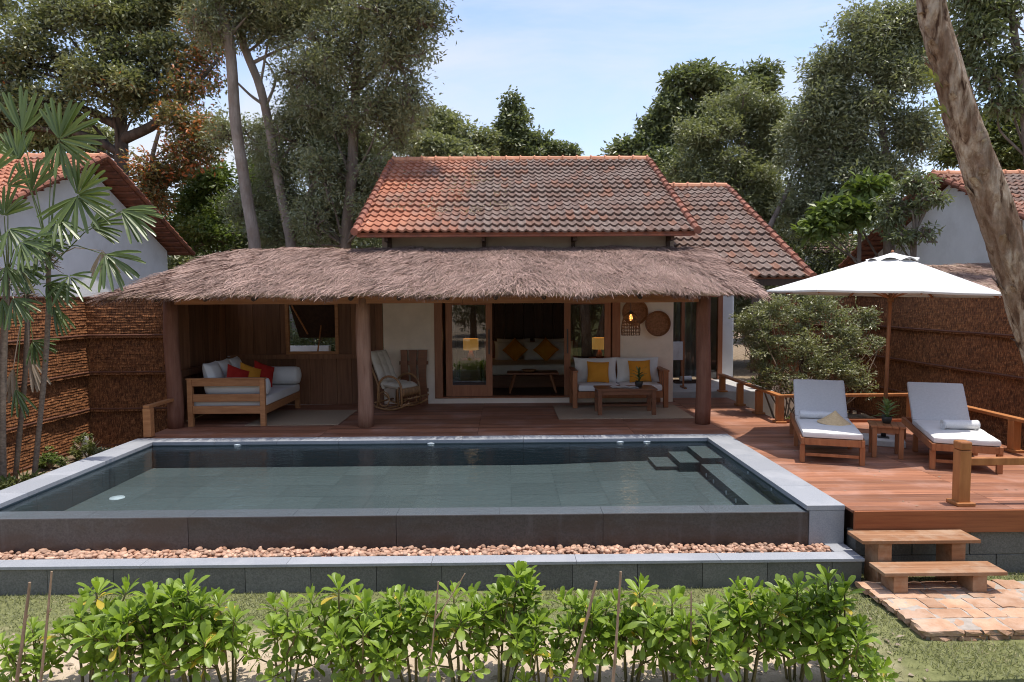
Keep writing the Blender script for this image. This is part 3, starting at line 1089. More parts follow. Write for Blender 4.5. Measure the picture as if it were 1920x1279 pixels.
leaf_door(-1.21, -0.27, FY + 0.015, -0.335)
leaf_door(1.185, 2.13, FY + 0.015, 1.25)

# furniture inside the room
bed = thing('bed', 'white bed with heaped pillows seen through the open sliding doors', 'bed', (0.65, 16.3, 0.09))
mb = MB()
mb.box(-1.05, 1.05, -0.85, 1.15, 0.0, 0.28)
mb.build('frame', M_TEAK_D, bed, bevel=0.01)
mb = MB()
mb.box(-1.02, 1.02, -0.83, 1.12, 0.281, 0.52)
mb.build('mattress', M_LINEN, bed, bevel=0.05, seg=3)
mb = MB()
mb.box(-1.2, 1.2, 1.16, 1.24, 0.0, 0.95)
mb.build('headboard', M_TEAK_D, bed, bevel=0.01)
for i, (px, py_, ww, hh, yy, tilt, mt, nm, lb, rot) in enumerate((
        (-0.45, 0.80, 0.85, 0.55, 0.86, 0.2, M_FABRIC, 'pillow', 'large white pillow against the headboard on the left half of the bed', 0),
        (0.50, 0.80, 0.85, 0.55, 0.86, 0.2, M_FABRIC, 'pillow', 'large white pillow against the headboard on the right half of the bed', 0),
        (-0.62, 0.70, 0.62, 0.5, 0.55, 0.3, M_FABRIC, 'pillow', 'smaller white pillow leaning behind the left mustard cushion on the bed', 0),
        (0.10, 0.70, 0.62, 0.5, 0.55, 0.3, M_FABRIC, 'pillow', 'smaller white pillow between the two mustard cushions on the bed', 0),
        (0.72, 0.70, 0.62, 0.5, 0.55, 0.3, M_FABRIC, 'pillow', 'smaller white pillow leaning behind the right mustard cushion on the bed', 0),
        (-0.42, 0.66, 0.45, 0.45, 0.30, 0.35, M_YELLOW, 'cushion', 'mustard cushion on its corner at the left of the bed', 0.78),
        (0.33, 0.66, 0.45, 0.45, 0.30, 0.35, M_YELLOW, 'cushion', 'mustard cushion on its corner at the right of the bed', 0.78))):
    mb = MB()
    mb.pillow(ww, hh, 0.2, rotx(-tilt) @ roty(rot), (0, 0, 0))
    hz = hh / 2 if not rot else ww * 0.66
    o = mb.build(nm, mt, None, smooth=True)
    o.location = (0.65 + px, 16.3 + yy, 0.09 + 0.50 + hz * 0.93)
    tag(o, lb, nm)
for lx, lb in ((-0.86, 'lit amber table lamp left of the bed, seen through the left glass door'), (2.32, 'lit amber table lamp added right of the bed for the left lamp reflected in the right glass')):  # right lamp and its nightstand are added for the left lamp's reflection in the glass
    ty = 16.8
    nt_ = thing('nightstand', lb.replace('lit amber table lamp', 'dark nightstand under the amber lamp'), 'nightstand', (lx, ty, 0.09))
    mb = MB()
    mb.box(-0.25, 0.25, -0.22, 0.22, 0.02, 0.55)
    mb.build('cabinet', M_TEAK_D, nt_, bevel=0.01)
    MB().box(-0.22, 0.22, -0.232, -0.221, 0.30, 0.50).build('drawer', M_TEAK_D, nt_, bevel=0.004)
    lp = thing('table_lamp', lb, 'lamp', (lx, ty, 0.64))
    MB().lathe([(0.0, 0.0), (0.09, 0.0), (0.10, 0.05), (0.05, 0.16), (0.025, 0.24), (0.0, 0.24)], 16).build('base', M_BASKET, lp, smooth=True)
    MB().lathe([(0.19, 0.22), (0.19, 0.50), (0.185, 0.50), (0.185, 0.22)], 24).build('lamp_shade', M_SHADE, lp, smooth=True)
it = thing('low_table', 'low dark table with splayed legs inside the room at the foot of the bed', 'table', (0.58, 14.75, 0.09))
MB().box(-0.55, 0.55, -0.26, 0.26, 0.40, 0.44).build('table_top', M_TEAK_D, it, bevel=0.006)
for sx in (-1, 1):
    for sy in (-1, 1):
        MB().tube([(sx * 0.38, sy * 0.18, 0.40), (sx * 0.50, sy * 0.24, 0.0)], [0.03, 0.022], 8).build('leg', M_TEAK, it)
mb = MB()
mb.lathe([(0.0, 0.0), (0.09, 0.0), (0.17, 0.05), (0.165, 0.05), (0.085, 0.01), (0.0, 0.01)], 18)
fb = mb.build('bowl', M_BASKET, None, smooth=True)
fb.location = (0.5, 14.72, 0.531)
tag(fb, 'shallow dark bowl on the low table inside the room', 'bowl')

# ---------------------------------------------------------------- veranda
ver = thing('veranda', 'open timber veranda with straw thatched roof and log columns in front of the villa', 'veranda', (-1.2, 11.8, 0))
EY, EZ, TY, TZ = 10.42, 2.215, 13.72, 3.13


def thatch_surface(u, v, lift=0.0):
    """u along the eave 0..1, v eave->top 0..1"""
    xl = -6.02 + 0.57 * v ** 0.8
    xr = 3.83 + 0.03 * v
    x = xl + (xr - xl) * u
    y = EY + (TY - EY) * v + 0.03 * np.sin(x * 2.3) * (1 - v)
    z = EZ + (TZ - EZ) * v + 0.014 * np.sin(math.pi * v)
    dl, dr = (x - xl), (xr - x)
    z = z - 0.05 * np.exp(-(dl / 0.28) ** 2) - 0.04 * np.exp(-(dr / 0.16) ** 2)
    z = z + 0.018 * np.sin(x * 3.1 + 1.3) * np.cos(v * 7) + 0.012 * np.sin(x * 7.7) * np.sin(v * 11)
    return np.stack([x, y, z + lift], -1)


U, V_ = np.meshgrid(np.linspace(0, 1, 80), np.linspace(0, 1, 14))
top = thatch_surface(U, V_)
mb = MB()
mb.grid(top, 0.4)
bot = top - np.array((0, 0, 0.06))
mb.grid(bot, 0.1, flip=True)
for sl in ((0, slice(None)), (-1, slice(None)), (slice(None), 0), (slice(None), -1)):
    mb.grid(np.stack([top[sl], bot[sl]]), 0.2)
# far side of the roof over the open part, sloping down behind
bk = np.stack([np.linspace(-5.45, -2.5, 20)] * 2)
G = np.stack([bk, np.stack([np.full(20, TY), np.full(20, TY + 2.6)]), np.stack([np.full(20, TZ + 0.0), np.full(20, TZ - 0.8)])], -1)
mb.grid(G, 0.3)
core = mb.build('thatch_base', M_THATCH_CORE, ver, True)
rng = np.random.default_rng(21)


def straws(mb, P, D, Ln, Wd, r, sag=0.06):
    """thin two-segment blades from P along D"""
    n = len(P)
    D = nrm(D)
    S = nrm(np.cross(D, np.array((0, 0, 1.0)) + rng.normal(0, 0.35, (n, 3))))
    Ln, Wd = Ln[:, None], Wd[:, None]
    a = P
    b = P + D * Ln * 0.5
    c = P + D * Ln + np.array((0, 0, -1.0)) * sag * Ln
    V = np.stack([a - S * Wd / 2, a + S * Wd / 2, b - S * Wd / 2, b + S * Wd / 2, c - S * Wd * 0.2, c + S * Wd * 0.2], 1)
    i = np.arange(n)[:, None] * 6
    F = np.concatenate([i + np.array([[0, 1, 3, 2]]), i + np.array([[2, 3, 5, 4]])])
    mb.add(V.reshape(-1, 3), F, np.concatenate([r, r]))


def thatch_fn(surf, n, nf, downv, ln=(0.26, 0.50), spread=0.27, lift=(0.05, 0.19), fringe_len=(0.10, 0.19)):
    mb = MB()
    u, v = rng.random(n), rng.random(n) ** 0.9
    P = surf(u, v)
    e = 1e-2
    Dv = nrm(surf(u, np.maximum(v - e, -0.05)) - P)
    Du = nrm(surf(np.minimum(u + 1e-3, 1), v) - surf(np.maximum(u - 1e-3, 0), v))
    N = nrm(np.cross(Dv, Du))
    N = np.where(N[:, 2:3] < 0, -N, N)
    flow = 0.25 * np.sin(P[:, 0] * 1.3 + 2 * v) + 0.12 * np.sin(P[:, 0] * 4.1)
    fan = -0.55 * np.exp(-(u / 0.10) ** 2) + 0.45 * np.exp(-((1 - u) / 0.06) ** 2)
    D = Dv + Du * (rng.normal(0, spread, n) + flow * 0.6 + fan)[:, None] + N * rng.uniform(*lift, n)[:, None]
    cl = 0.5 + 0.35 * np.sin(P[:, 0] * 5 + v * 13) * np.sin(P[:, 0] * 2.1 - v * 6)
    straws(mb, P + N * rng.uniform(-0.01, 0.035, n)[:, None], D, rng.uniform(*ln, n), rng.uniform(0.006, 0.012, n), np.clip(0.6 * rng.random(n) + 0.4 * cl, 0, 1))
    # ragged fringe along the eave
    u = rng.random(nf)
    P = surf(u, np.full(nf, 0.035)) + rng.normal(0, 1, (nf, 3)) * (0.0, 0.03, 0) + np.stack([np.zeros(nf), np.zeros(nf), rng.uniform(-0.06, 0.02, nf)], -1)
    Dv = nrm(surf(u, np.full(nf, 0.0)) - surf(u, np.full(nf, 0.05)))
    D = Dv + np.stack([rng.normal(0, 0.32, nf), rng.normal(0, 0.1, nf), rng.uniform(-0.5, 0.15, nf)], -1)
    lnv = rng.uniform(*fringe_len, nf) * (0.8 + 0.3 * np.sin(P[:, 0] * 6.3) * np.sin(P[:, 0] * 1.7))
    straws(mb, P, D, lnv, rng.uniform(0.007, 0.014, nf), rng.random(nf), 0.15)
    return mb


mb = thatch_fn(thatch_surface, 46000, 8000, None)
# verge fringes left and right
for uu, sx in ((0.0, -1), (1.0, 1)):
    n = 1500
    v = rng.random(n)
    P = thatch_surface(np.full(n, uu), v) + rng.normal(0, 0.03, (n, 3))
    D = np.stack([sx * rng.uniform(0.3, 0.9, n), rng.uniform(-1, -0.4, n), rng.uniform(-0.5, -0.1, n)], -1)
    straws(mb, P, D, rng.uniform(0.15, 0.32, n), rng.uniform(0.007, 0.013, n), rng.random(n), 0.1)
mb.build('thatch', M_THATCH, ver, True)
mb = MB()
mb.box(-5.40, -0.7, 11.19, 11.33, 2.045, 2.20)
mb.box(-0.695, 3.18, 11.191, 11.331, 2.035, 2.19)
mb.build('beam', M_BEAM, ver, True, bevel=0.008)
mb = MB()
for x in np.arange(-5.4, 3.6, 0.75):
    mb.tube([(x, 10.62, 2.125), (x, 13.70, 3.02)], 0.038, 8)
mb.build('rafter', M_DARKWOOD, ver, True)


def log(x, y, r0, r1, mat, top=2.12):
    zs = np.linspace(0.001, top, 9)
    mb = MB()
    mb.tube(np.stack([x + 0.012 * np.sin(zs * 3), y + 0.01 * np.cos(zs * 2.3), zs], -1), np.linspace(r0, r1, 9) * (1 + 0.02 * np.sin(zs * 5)), 16, rough=0.05)
    return mb.build('column', mat, ver, True, smooth=True)


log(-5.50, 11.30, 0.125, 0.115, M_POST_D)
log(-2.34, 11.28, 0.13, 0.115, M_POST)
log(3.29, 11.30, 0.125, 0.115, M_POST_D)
# plank walls of the daybed corner
mb = MB()
rg = np.random.default_rng(4)
z_split = 0.98
x = -5.66
while x < -2.50:
    wd = rg.uniform(0.20, 0.30)
    x1 = min(x + wd, -2.47)
    dy = rg.uniform(0, 0.012)
    if x1 < -4.36 or x > -3.42:
        mb.box(x + 0.003, x1 - 0.003, FY + dy, FY + 0.03 + dy, z_split, 2.9 if x > -5.3 else 2.35)
    else:
        if x < -4.40:
            mb.box(x + 0.003, -4.40, FY + dy, FY + 0.03 + dy, 1.051, 2.029)
        if x1 > -3.38:
            mb.box(-3.38, x1 - 0.003, FY + dy, FY + 0.03 + dy, 1.051, 2.029)
        mb.box(x + 0.003, x1 - 0.003, FY + dy, FY + 0.03 + dy, z_split, 1.05)
        mb.box(x + 0.003, x1 - 0.003, FY + dy, FY + 0.03 + dy, 2.03, 2.9)
    mb.box(x + 0.003, x1 - 0.003, FY + dy * 0.5, FY + 0.03 + dy * 0.5, 0.0, z_split - 0.004)
    x = x1
mb.build('plank_wall', M_PLANK, ver, True, bevel=0.003, seg=1)
mb = MB()
y = 11.44
while y < 13.74:
    wd = rg.uniform(0.2, 0.3)
    y1 = min(y + wd, 13.79)
    dx = rg.uniform(0, 0.012)
    mb.box(-5.66 + dx, -5.62 + dx, y + 0.003, y1 - 0.003, 0.0, 2.06 + 0.13 * (y - 11.4))
    y = y1
mb.build('plank_wall', M_PLANK, ver, True, bevel=0.003, seg=1)
mb = MB()
mb.box(-5.6, -5.54, 11.44, 13.7, 0.80, 0.92)
mb.box(-5.53, -2.6, FY - 0.05, FY - 0.004, 0.93, 1.02)
mb.build('wall_rail', M_PLANK, ver, True, bevel=0.005)
mb = MB()
mb.box(-4.42, -4.355, FY - 0.02, FY + 0.07, 1.02, 2.07)
mb.box(-3.425, -3.36, FY - 0.02, FY + 0.07, 1.02, 2.07)
mb.box(-4.355, -3.425, FY - 0.019, FY + 0.07, 1.02, 1.075)
mb.box(-4.355, -3.425, FY - 0.019, FY + 0.07, 2.01, 2.07)
wf = mb.build('window_frame', M_DAYBED, ver, True, bevel=0.004)
mb = MB()
hinge = np.array((0, FY + 0.08, 2.02))
R = rotx(-RAD(-38))
V0 = MB()
mb.box(-4.36, -3.42, 0.0, 0.03, -0.95, 0.0, 0.2, rotx(RAD(42)), hinge)
mb.build('awning_shutter', M_DARKWOOD, wf)
mb = MB()
mb.bar((-3.80, FY + 0.05, 1.06), (-3.84, FY + 0.52, 1.62), 0.025, 0.025)
mb.bar((-4.30, FY + 0.05, 2.0), (-4.15, FY + 0.60, 1.40), 0.025, 0.025)
mb.build('shutter_prop', M_DAYBED, wf)

# low garden wall and bench seen through that window
gw = MB()
gw.box(-7.2, -4.2, 16.2, 16.4, -0.5, 1.02)
tag(gw.build('garden_wall', M_WHITE), 'low white garden wall seen through the small veranda window', 'wall')

# ---------------------------------------------------------------- annex
annex = thing('annex', 'side wing with grey weathered tile roof, glass doors and white pillar beyond the railing', 'annex', (4.8, 16.5, 0))
tiled_roof(annex, 3.30, 5.80, 12.9, 2.50, 18.0, 5.02, M_TILE_B, 18, p=0.17, verge=(False, True))
mb = MB()
mb.box(3.4, 5.82, 12.93, 12.97, 2.33, 2.45)
mb.build('eave_board', M_DARKWOOD, annex, True)
mb = MB()
mb.box(5.27, 5.50, 16.50, 16.70, 0.121, 3.9)
mb.box(3.40, 5.60, 20.5, 20.7, -0.3, 3.4)
mb.box(5.40, 5.60, 16.702, 20.498, 0.0, 3.7)
mb.box(3.40, 5.268, 16.52, 16.66, 2.2, 3.9)
mb.build('wall', M_WHITE, annex, True)
mb = MB()
for a, b in ((3.40, 3.52), (4.26, 4.34), (4.78, 4.95), (5.15, 5.262)):
    mb.box(a, b, 16.48, 16.60, 0.13, 2.2)
mb.box(3.522, 5.148, 16.49, 16.59, 2.12, 2.199)
mb.build('door_frame', M_DOOR, annex, True, bevel=0.005)
mb = MB()
mb.add([(3.52, 16.53, 0.15), (5.15, 16.53, 0.15), (5.15, 16.53, 2.12), (3.52, 16.53, 2.12)], [(0, 1, 2, 3)])
mb.build('glass', M_GLASS, annex, True)
xs = np.linspace(3.50, 4.75, 90)
G = np.stack([np.stack([xs, 16.85 + 0.05 * np.sin(xs * 34) + 0.02 * np.sin(xs * 13), np.full(90, z)], -1) for z in (0.15, 2.15)])
MB().grid(G, 0.5).build('curtain', M_CURTAIN, annex, True, smooth=True)
mb = MB()
mb.box(3.4, 5.4, 18.2, 18.3, 0.1, 3.0)
mb.build('inner_wall', M_DARKWOOD, annex, True)
mb = MB()
mb.box(5.70, 5.82, 13.05, 13.17, -0.45, 2.45)
mb.build('post', M_DARKWOOD, annex, True, bevel=0.005)
mb = MB()
mb.box(3.40, 5.7, 14.40, 16.48, 0.0, 0.12)
mb.box(3.40, 5.7, 14.36, 14.50, -0.5, 0.118)
struct(mb.build('terrace', M_TERRACE, bevel=0.005))
mb = MB()
mb.box(5.74, 6.6, 14.55, 14.6, -0.44, 0.4)
tag(mb.build('planter_wall', M_PLASTER), 'low cream wall behind the bush at the railing', 'wall')

rack = thing('towel_rack', 'wooden towel rack standing on the annex terrace', 'towel rack', (3.72, 15.0, 0.12))
for sx in (-1, 1):
    m2 = MB()
    m2.box(sx * 0.21 - 0.018, sx * 0.21 + 0.018, -0.018, 0.018, 0.03, 1.03)
    m2.build('upright', M_TEAK, rack, bevel=0.004)
    m2 = MB()
    m2.box(sx * 0.21 - 0.03, sx * 0.21 + 0.03, -0.2, 0.2, 0.0, 0.03)
    m2.build('foot', M_TEAK, rack, bevel=0.004)
for z in (0.62, 0.98):
    MB().box(-0.19, 0.19, -0.014, 0.014, z, z + 0.03).build('rail', M_TEAK, rack, bevel=0.004)
xs = np.linspace(-0.18, 0.185, 16)
prof = [(-0.035, 0.62), (-0.036, 0.8), (-0.032, 0.99), (0.0, 1.028), (0.032, 0.99), (0.036, 0.7)]
G = np.stack([np.stack([xs, a + 0.004 * np.sin(xs * 40), np.full(16, b)], -1) for a, b in prof])
o = MB().grid(G, 0.5).build('towel', M_TOWEL, None, smooth=True)
o.location = (3.72, 15.0, 0.12)
tag(o, 'white towel hanging over the rack beside the annex doors', 'towel')
tr = thing('tray', 'dark tray lying on the annex terrace floor under a folded towel', 'tray', (4.25, 15.9, 0.12))
MB().box(-0.30, 0.30, -0.16, 0.16, 0.0, 0.025).build('base', M_DARKWOOD, tr, bevel=0.005)
mb = MB()
for a in ((-0.31, 0.31, -0.17, -0.155), (-0.31, 0.31, 0.155, 0.17)):
    mb.box(*a, 0.0, 0.06)
mb.build('rim', M_DARKWOOD, tr, bevel=0.004)


def towel_roll(name, label, loc, rz, ln, r):
    mb = MB()
    t = np.linspace(0, 5.2 * math.pi, 70)
    rr = r * (1.0 - 0.72 * t / t[-1])
    ring = np.stack([np.zeros_like(t), rr * np.cos(t) * 1.08, rr * np.sin(t) * 0.92], -1)
    G = np.stack([ring + (x, 0, 0.0) for x in np.linspace(-ln / 2, ln / 2, 8)])
    G[:, :, 2] += 0.003 * np.sin(np.arange(8) * 1.9)[:, None]
    mb.grid(G, 0.5)
    c = [(0, 0)] + [(r * 0.985 * math.cos(a) * 1.08, r * 0.985 * math.sin(a) * 0.92) for a in np.linspace(0, 6.283, 21)[:-1]]
    for x, fl in ((-ln / 2 + 0.006, 1), (ln / 2 - 0.006, -1)):
        mb.add([(x, a, b) for a, b in c], [(0, i + 1, (i + 1) % 20 + 1) for i in range(20)])
    o = mb.build(name, M_TOWEL, None, smooth=True)
    o.location = (loc[0], loc[1], loc[2] + r * 0.92)
    o.rotation_euler = (0, 0, rz)
    return tag(o, label, 'towel')


towel_roll('rolled_towel', 'small white rolled towel on the dark tray by the annex doors', (4.22, 15.9, 0.145), 0.3, 0.26, 0.075)

# ---------------------------------------------------------------- neighbour houses
def house(label, x0, x1, gable_x, sgn, mat, dz=0.0):
    h = thing('neighbour_house', label, 'house', ((x0 + x1) / 2, 17.4, 0))
    tiled_roof(h, x0, x1, 12.85, 3.62 + dz, 17.4, 5.72 + dz, mat, 17)
    wx = gable_x - sgn * 0.55
    mb = MB()
    a, b = (wx - 0.2, wx) if sgn > 0 else (wx, wx + 0.2)
    mb.add([(q, yy, zz) for q in (a, b) for yy, zz in ((13.5, -0.44), (21.45, -0.44), (21.45, 3.66 + dz), (17.4, 5.55 + dz), (13.5, 3.66 + dz))],
           [(0, 1, 2, 3, 4), (9, 8, 7, 6, 5), (0, 4, 9, 5), (1, 6, 7, 2), (4, 3, 8, 9), (3, 2, 7, 8), (0, 5, 6, 1)])
    far = x0 + 0.5 if sgn > 0 else x1 - 0.5
    lo, hi = min(a, far), max(b, far)
    mb.box(lo + 0.201, hi - 0.201, 13.502, 13.7, -0.44, 3.62 + dz)
    mb.box(lo + 0.201, hi - 0.201, 21.2, 21.448, -0.44, 3.62 + dz)
    mb.build('wall', M_WHITE, h, True)
    return h


lh = house('white gabled house with orange tile roof behind the left fence and palms', -18.0, -9.95, -9.95, 1, M_TILE_L)
mb = MB()
mb.box(-12.2, -10.62, 13.0, 13.48, -0.44, 3.25)
mb.build('plank_porch', M_PLANK, lh, True)
rh = house('white gabled house with tile roof behind the leaning paperbark trunk', 10.82, 18.8, 10.82, -1, M_TILE_R, -0.52)

# thatched lean-to of the right-hand neighbour
nv = thing('thatched_shelter', 'small grey thatched shelter behind the right fence beside the parasol', 'shelter', (11.5, 14, -0.44))


def shelter_surface(u, v, lift=0.0):
    x = 8.7 + 0.5 * v + 6.0 * u
    y = 12.4 + 3.2 * v
    z = 2.16 + 0.68 * v
    return np.stack([x, y, z + 0.02 * np.sin(x * 3) + lift], -1)


U, V_ = np.meshgrid(np.linspace(0, 1, 20), np.linspace(0, 1, 6))
tp = shelter_surface(U, V_)
mb = MB()
mb.grid(tp, 0.3)
mb.grid(tp - np.array((0, 0, 0.1)), 0.1, flip=True)
for sl in ((0, slice(None)), (-1, slice(None)), (slice(None), 0), (slice(None), -1)):
    mb.grid(np.stack([tp[sl], tp[sl] - np.array((0, 0, 0.1))]), 0.2)
mb.build('thatch_base', M_THATCH_CORE, nv, True)
thatch_fn(shelter_surface, 9000, 1200, None).build('thatch', M_THATCH, nv, True)
mb = MB()
mb.box(9.0, 14.6, 12.7, 12.8, 1.95, 2.1)
mb.build('beam', M_FASCIA, nv, True)
for xx in (9.1, 11.8, 14.5):
    MB().tube([(xx, 12.75, -0.44), (xx, 12.75, 1.95)], 0.09, 10).build('post', M_POST_D, nv, True)


def far_hut(label, c, w_, d_, ze, zr):
    h = thing('distant_hut', label, 'hut', (c[0], c[1], -0.44))
    tiled_roof(h, c[0] - w_ / 2, c[0] + w_ / 2, c[1] - d_ / 2, ze, c[1], zr, M_TILE_B, 8, p=0.25)
    mb = MB()
    mb.box(c[0] - w_ / 2 + 0.4, c[0] + w_ / 2 - 0.4, c[1] - d_ / 2 + 0.5, c[1] + d_ / 2 - 0.5, -0.44, ze - 0.05)
    mb.build('wall', M_WHITE, h, True)


p = at(505, 445, 27)
far_hut('tiny grey tiled hut glimpsed between the pale twin trunks', (p[0], 28.5), 1.6, 3.2, 4.15, 5.1)
p = at(1575, 470, 27)
far_hut('tiny grey tiled hut glimpsed in the bushes above the parasol', (p[0], 28.5), 2.4, 3.2, 3.85, 4.65)

# ---------------------------------------------------------------- fences
def fence_run(label, a, b, ztop, rows, rh_, strip_h=0.045, relief=1.0, flip=1.0):
    """hung strips of woven straw between a and b (x, y); faces the side flip points to"""
    a, b = np.array(a, float), np.array(b, float)
    ln = np.linalg.norm(b - a)
    d = (b - a) / ln
    nrm_ = np.array((d[1], -d[0])) * flip
    t = thing('woven_fence', label, 'fence', (*(0.5 * (a + b)), ztop - rows * rh_), 0, None)
    rg = np.random.default_rng(int(abs(a[0] * 17 + b[1] * 5)) + 2)
    n = int(ln / 0.08) + 2
    s = np.linspace(0, ln, n)
    for k in range(rows):
        mb = MB()
        z1 = ztop - k * rh_
        m = int(rh_ / strip_h)
        wob = 0.015 * np.sin(s * 2.1 + k) + 0.008 * np.sin(s * 5.3 + 2 * k)
        for j in range(m + 1):
            zt, zb = z1 - j * strip_h + 0.006, z1 - (j + 1) * strip_h - 0.008
            prog0, prog1 = j / m, (j + 1) / m
            jit = rg.normal(0, 0.004, n)
            o0 = 0.015 + 0.055 * prog0 + wob
            o1 = 0.015 + 0.019 * relief + 0.055 * prog1 + wob + jit * relief
            zj = rg.normal(0, 0.004, n)
            top_ = np.stack([a[0] + d[0] * s + nrm_[0] * o0, a[1] + d[1] * s + nrm_[1] * o0, np.full(n, zt)], -1)
            bot_ = np.stack([a[0] + d[0] * s + nrm_[0] * o1, a[1] + d[1] * s + nrm_[1] * o1, zb + zj], -1)
            und_ = np.stack([a[0] + d[0] * s + nrm_[0] * (o1 - 0.003 - 0.019 * relief), a[1] + d[1] * s + nrm_[1] * (o1 - 0.003 - 0.019 * relief), zb + zj + 0.004], -1)
            rr = rg.random(n - 1)
            mb.grid(np.stack([top_, bot_, und_]), np.concatenate([rr, rr]))
        mb.build('straw_panel', M_FENCE, t, True)
        mb = MB()
        zz = z1 - rh_ + 0.005
        q = np.stack([a[0] + d[0] * s + nrm_[0] * (0.075 + wob), a[1] + d[1] * s + nrm_[1] * (0.075 + wob), np.full(n, zz)], -1)
        mb.tube(q, 0.018, 6)
        mb.build('batten', M_BATTEN, t, True)
    mb = MB()
    mb.box(0, ln, -0.02, 0.02, ztop - rows * rh_, ztop - 0.01)
    # dark backing boards
    V = np.array([(a[0], a[1]), (b[0], b[1])])
    mb = MB()
    mb.bar((a[0] - nrm_[0] * 0.02, a[1] - nrm_[1] * 0.02, ztop - rows * rh_ / 2), (b[0] - nrm_[0] * 0.02, b[1] - nrm_[1] * 0.02, ztop - rows * rh_ / 2), 0.02, rows * rh_ - 0.02)
    mb.bar((a[0] + nrm_[0] * 0.02, a[1] + nrm_[1] * 0.02, ztop + 0.015), (b[0] + nrm_[0] * 0.02, b[1] + nrm_[1] * 0.02, ztop + 0.015), 0.07, 0.03)
    mb.build('backing', M_BATTEN, t, True)
    k = max(2, int(ln / 1.8) + 1)
    for i in range(k):
        c = a + d * ln * i / (k - 1)
        c = c - nrm_ * 0.075
        m2 = MB()
        m2.tube([(c[0], c[1], -0.62), (c[0], c[1], ztop - 0.03)], 0.045, 10)
        m2.build('post', M_BATTEN, t, True)
    return t


fence_run('sunlit woven straw fence running along the left garden edge behind the palms', (-7.30, 11.99), (-7.42, 6.0), 2.16, 4, 0.64, 0.045, 0.8, flip=-1.0)
fence_run('shaded woven straw fence panel between the left corner and the log column', (-7.36, 11.92), (-5.70, 11.92), 2.16, 4, 0.64, 0.045, 0.8, flip=1.0)
fence_run('long dark woven straw fence along the right deck side behind the parasol', (7.62, 5.2), (7.62, 14.7), 2.12, 4, 0.61, 0.03, 0.45, flip=-1.0)
fence_run('woven straw fence panel at the back behind the bush and parasol pole', (5.75, 14.72), (7.56, 14.72), 2.12, 4, 0.61, 0.03, 0.45, flip=1.0)
mb = MB()
mb.tube([(-6.95, 11.2, -0.5), (-6.95, 11.2, -0.12)], 0.06, 10)
tag(mb.build('concrete_stub', M_CONCRETE), 'short pale concrete stub beside the left fence corner', 'stub')

# ---------------------------------------------------------------- railings
def rail_post(root, x, y, h, s=0.10, z0=0.0, cap=False, mat=None):
    mat = mat or M_RAIL
    MB().box(x - s / 2, x + s / 2, y - s / 2, y + s / 2, z0 + 0.002, z0 + h).build('post', mat, root, True, bevel=0.006)
    MB().box(x - s / 2 - 0.035, x + s / 2 + 0.035, y - s / 2 - 0.035, y + s / 2 + 0.035, z0 + 0.001, z0 + 0.035).build('foot', mat, root, True, bevel=0.006)
    if cap:
        MB().box(x - s / 2 - 0.004, x + s / 2 + 0.004, y - s / 2 - 0.004, y + s / 2 + 0.004, z0 + h + 0.004, z0 + h + 0.09).build('cap', mat, root, True, bevel=0.016)


rl = thing('railing', 'low orange wooden railing round the back of the deck past the bush', 'railing', (5.5, 11.4, 0))
for x, y_ in ((4.58, 13.23), (4.58, 12.23), (4.60, 11.34), (6.86, 11.40), (6.86, 9.06)):
    rail_post(rl, x, y_, 0.43, 0.11)
rail_post(rl, 4.58, 14.32, 0.35, 0.11, 0.12)
mb = MB()
mb.bar((4.58, 14.45, 0.47), (4.60, 11.28, 0.452), 0.11, 0.045)
mb.build('handrail', M_RAIL, rl, True, bevel=0.006)
mb = MB()
mb.bar((4.66, 11.34, 0.452), (6.80, 11.40, 0.452), 0.11, 0.045)
mb.build('handrail', M_RAIL, rl, True, bevel=0.006)
mb = MB()
mb.bar((6.86, 11.46, 0.452), (6.86, 6.9, 0.452), 0.11, 0.045)
mb.build('handrail', M_RAIL, rl, True, bevel=0.006)
mb = MB()
mb.box(4.66, 7.0, 11.30, 11.42, 0.002, 0.05)
mb.build('kick_board', M_FASCIA, rl, True, bevel=0.005)
r2 = thing('railing', 'front deck railing with one thick capped post beside the steps', 'railing', (4.6, 6.75, 0))
rail_post(r2, 4.60, 6.76, 0.56, 0.115, cap=True)
MB().bar((4.66, 6.76, 0.44), (6.86, 6.76, 0.44), 0.06, 0.075).build('handrail', M_RAIL, r2, True, bevel=0.006)
rail_post(r2, 6.86, 6.76, 0.56, 0.115, cap=True)
r3 = thing('railing', 'short wooden railing joining a small post to the left log column', 'railing', (-5.5, 10.5, 0))
MB().box(-5.58, -5.46, 10.44, 10.56, 0.015, 0.46).build('post', M_DAYBED, r3, True, bevel=0.008)
MB().bar((-5.52, 10.44, 0.485), (-5.50, 11.19, 0.485), 0.10, 0.045).build('handrail', M_DAYBED, r3, True, bevel=0.006)

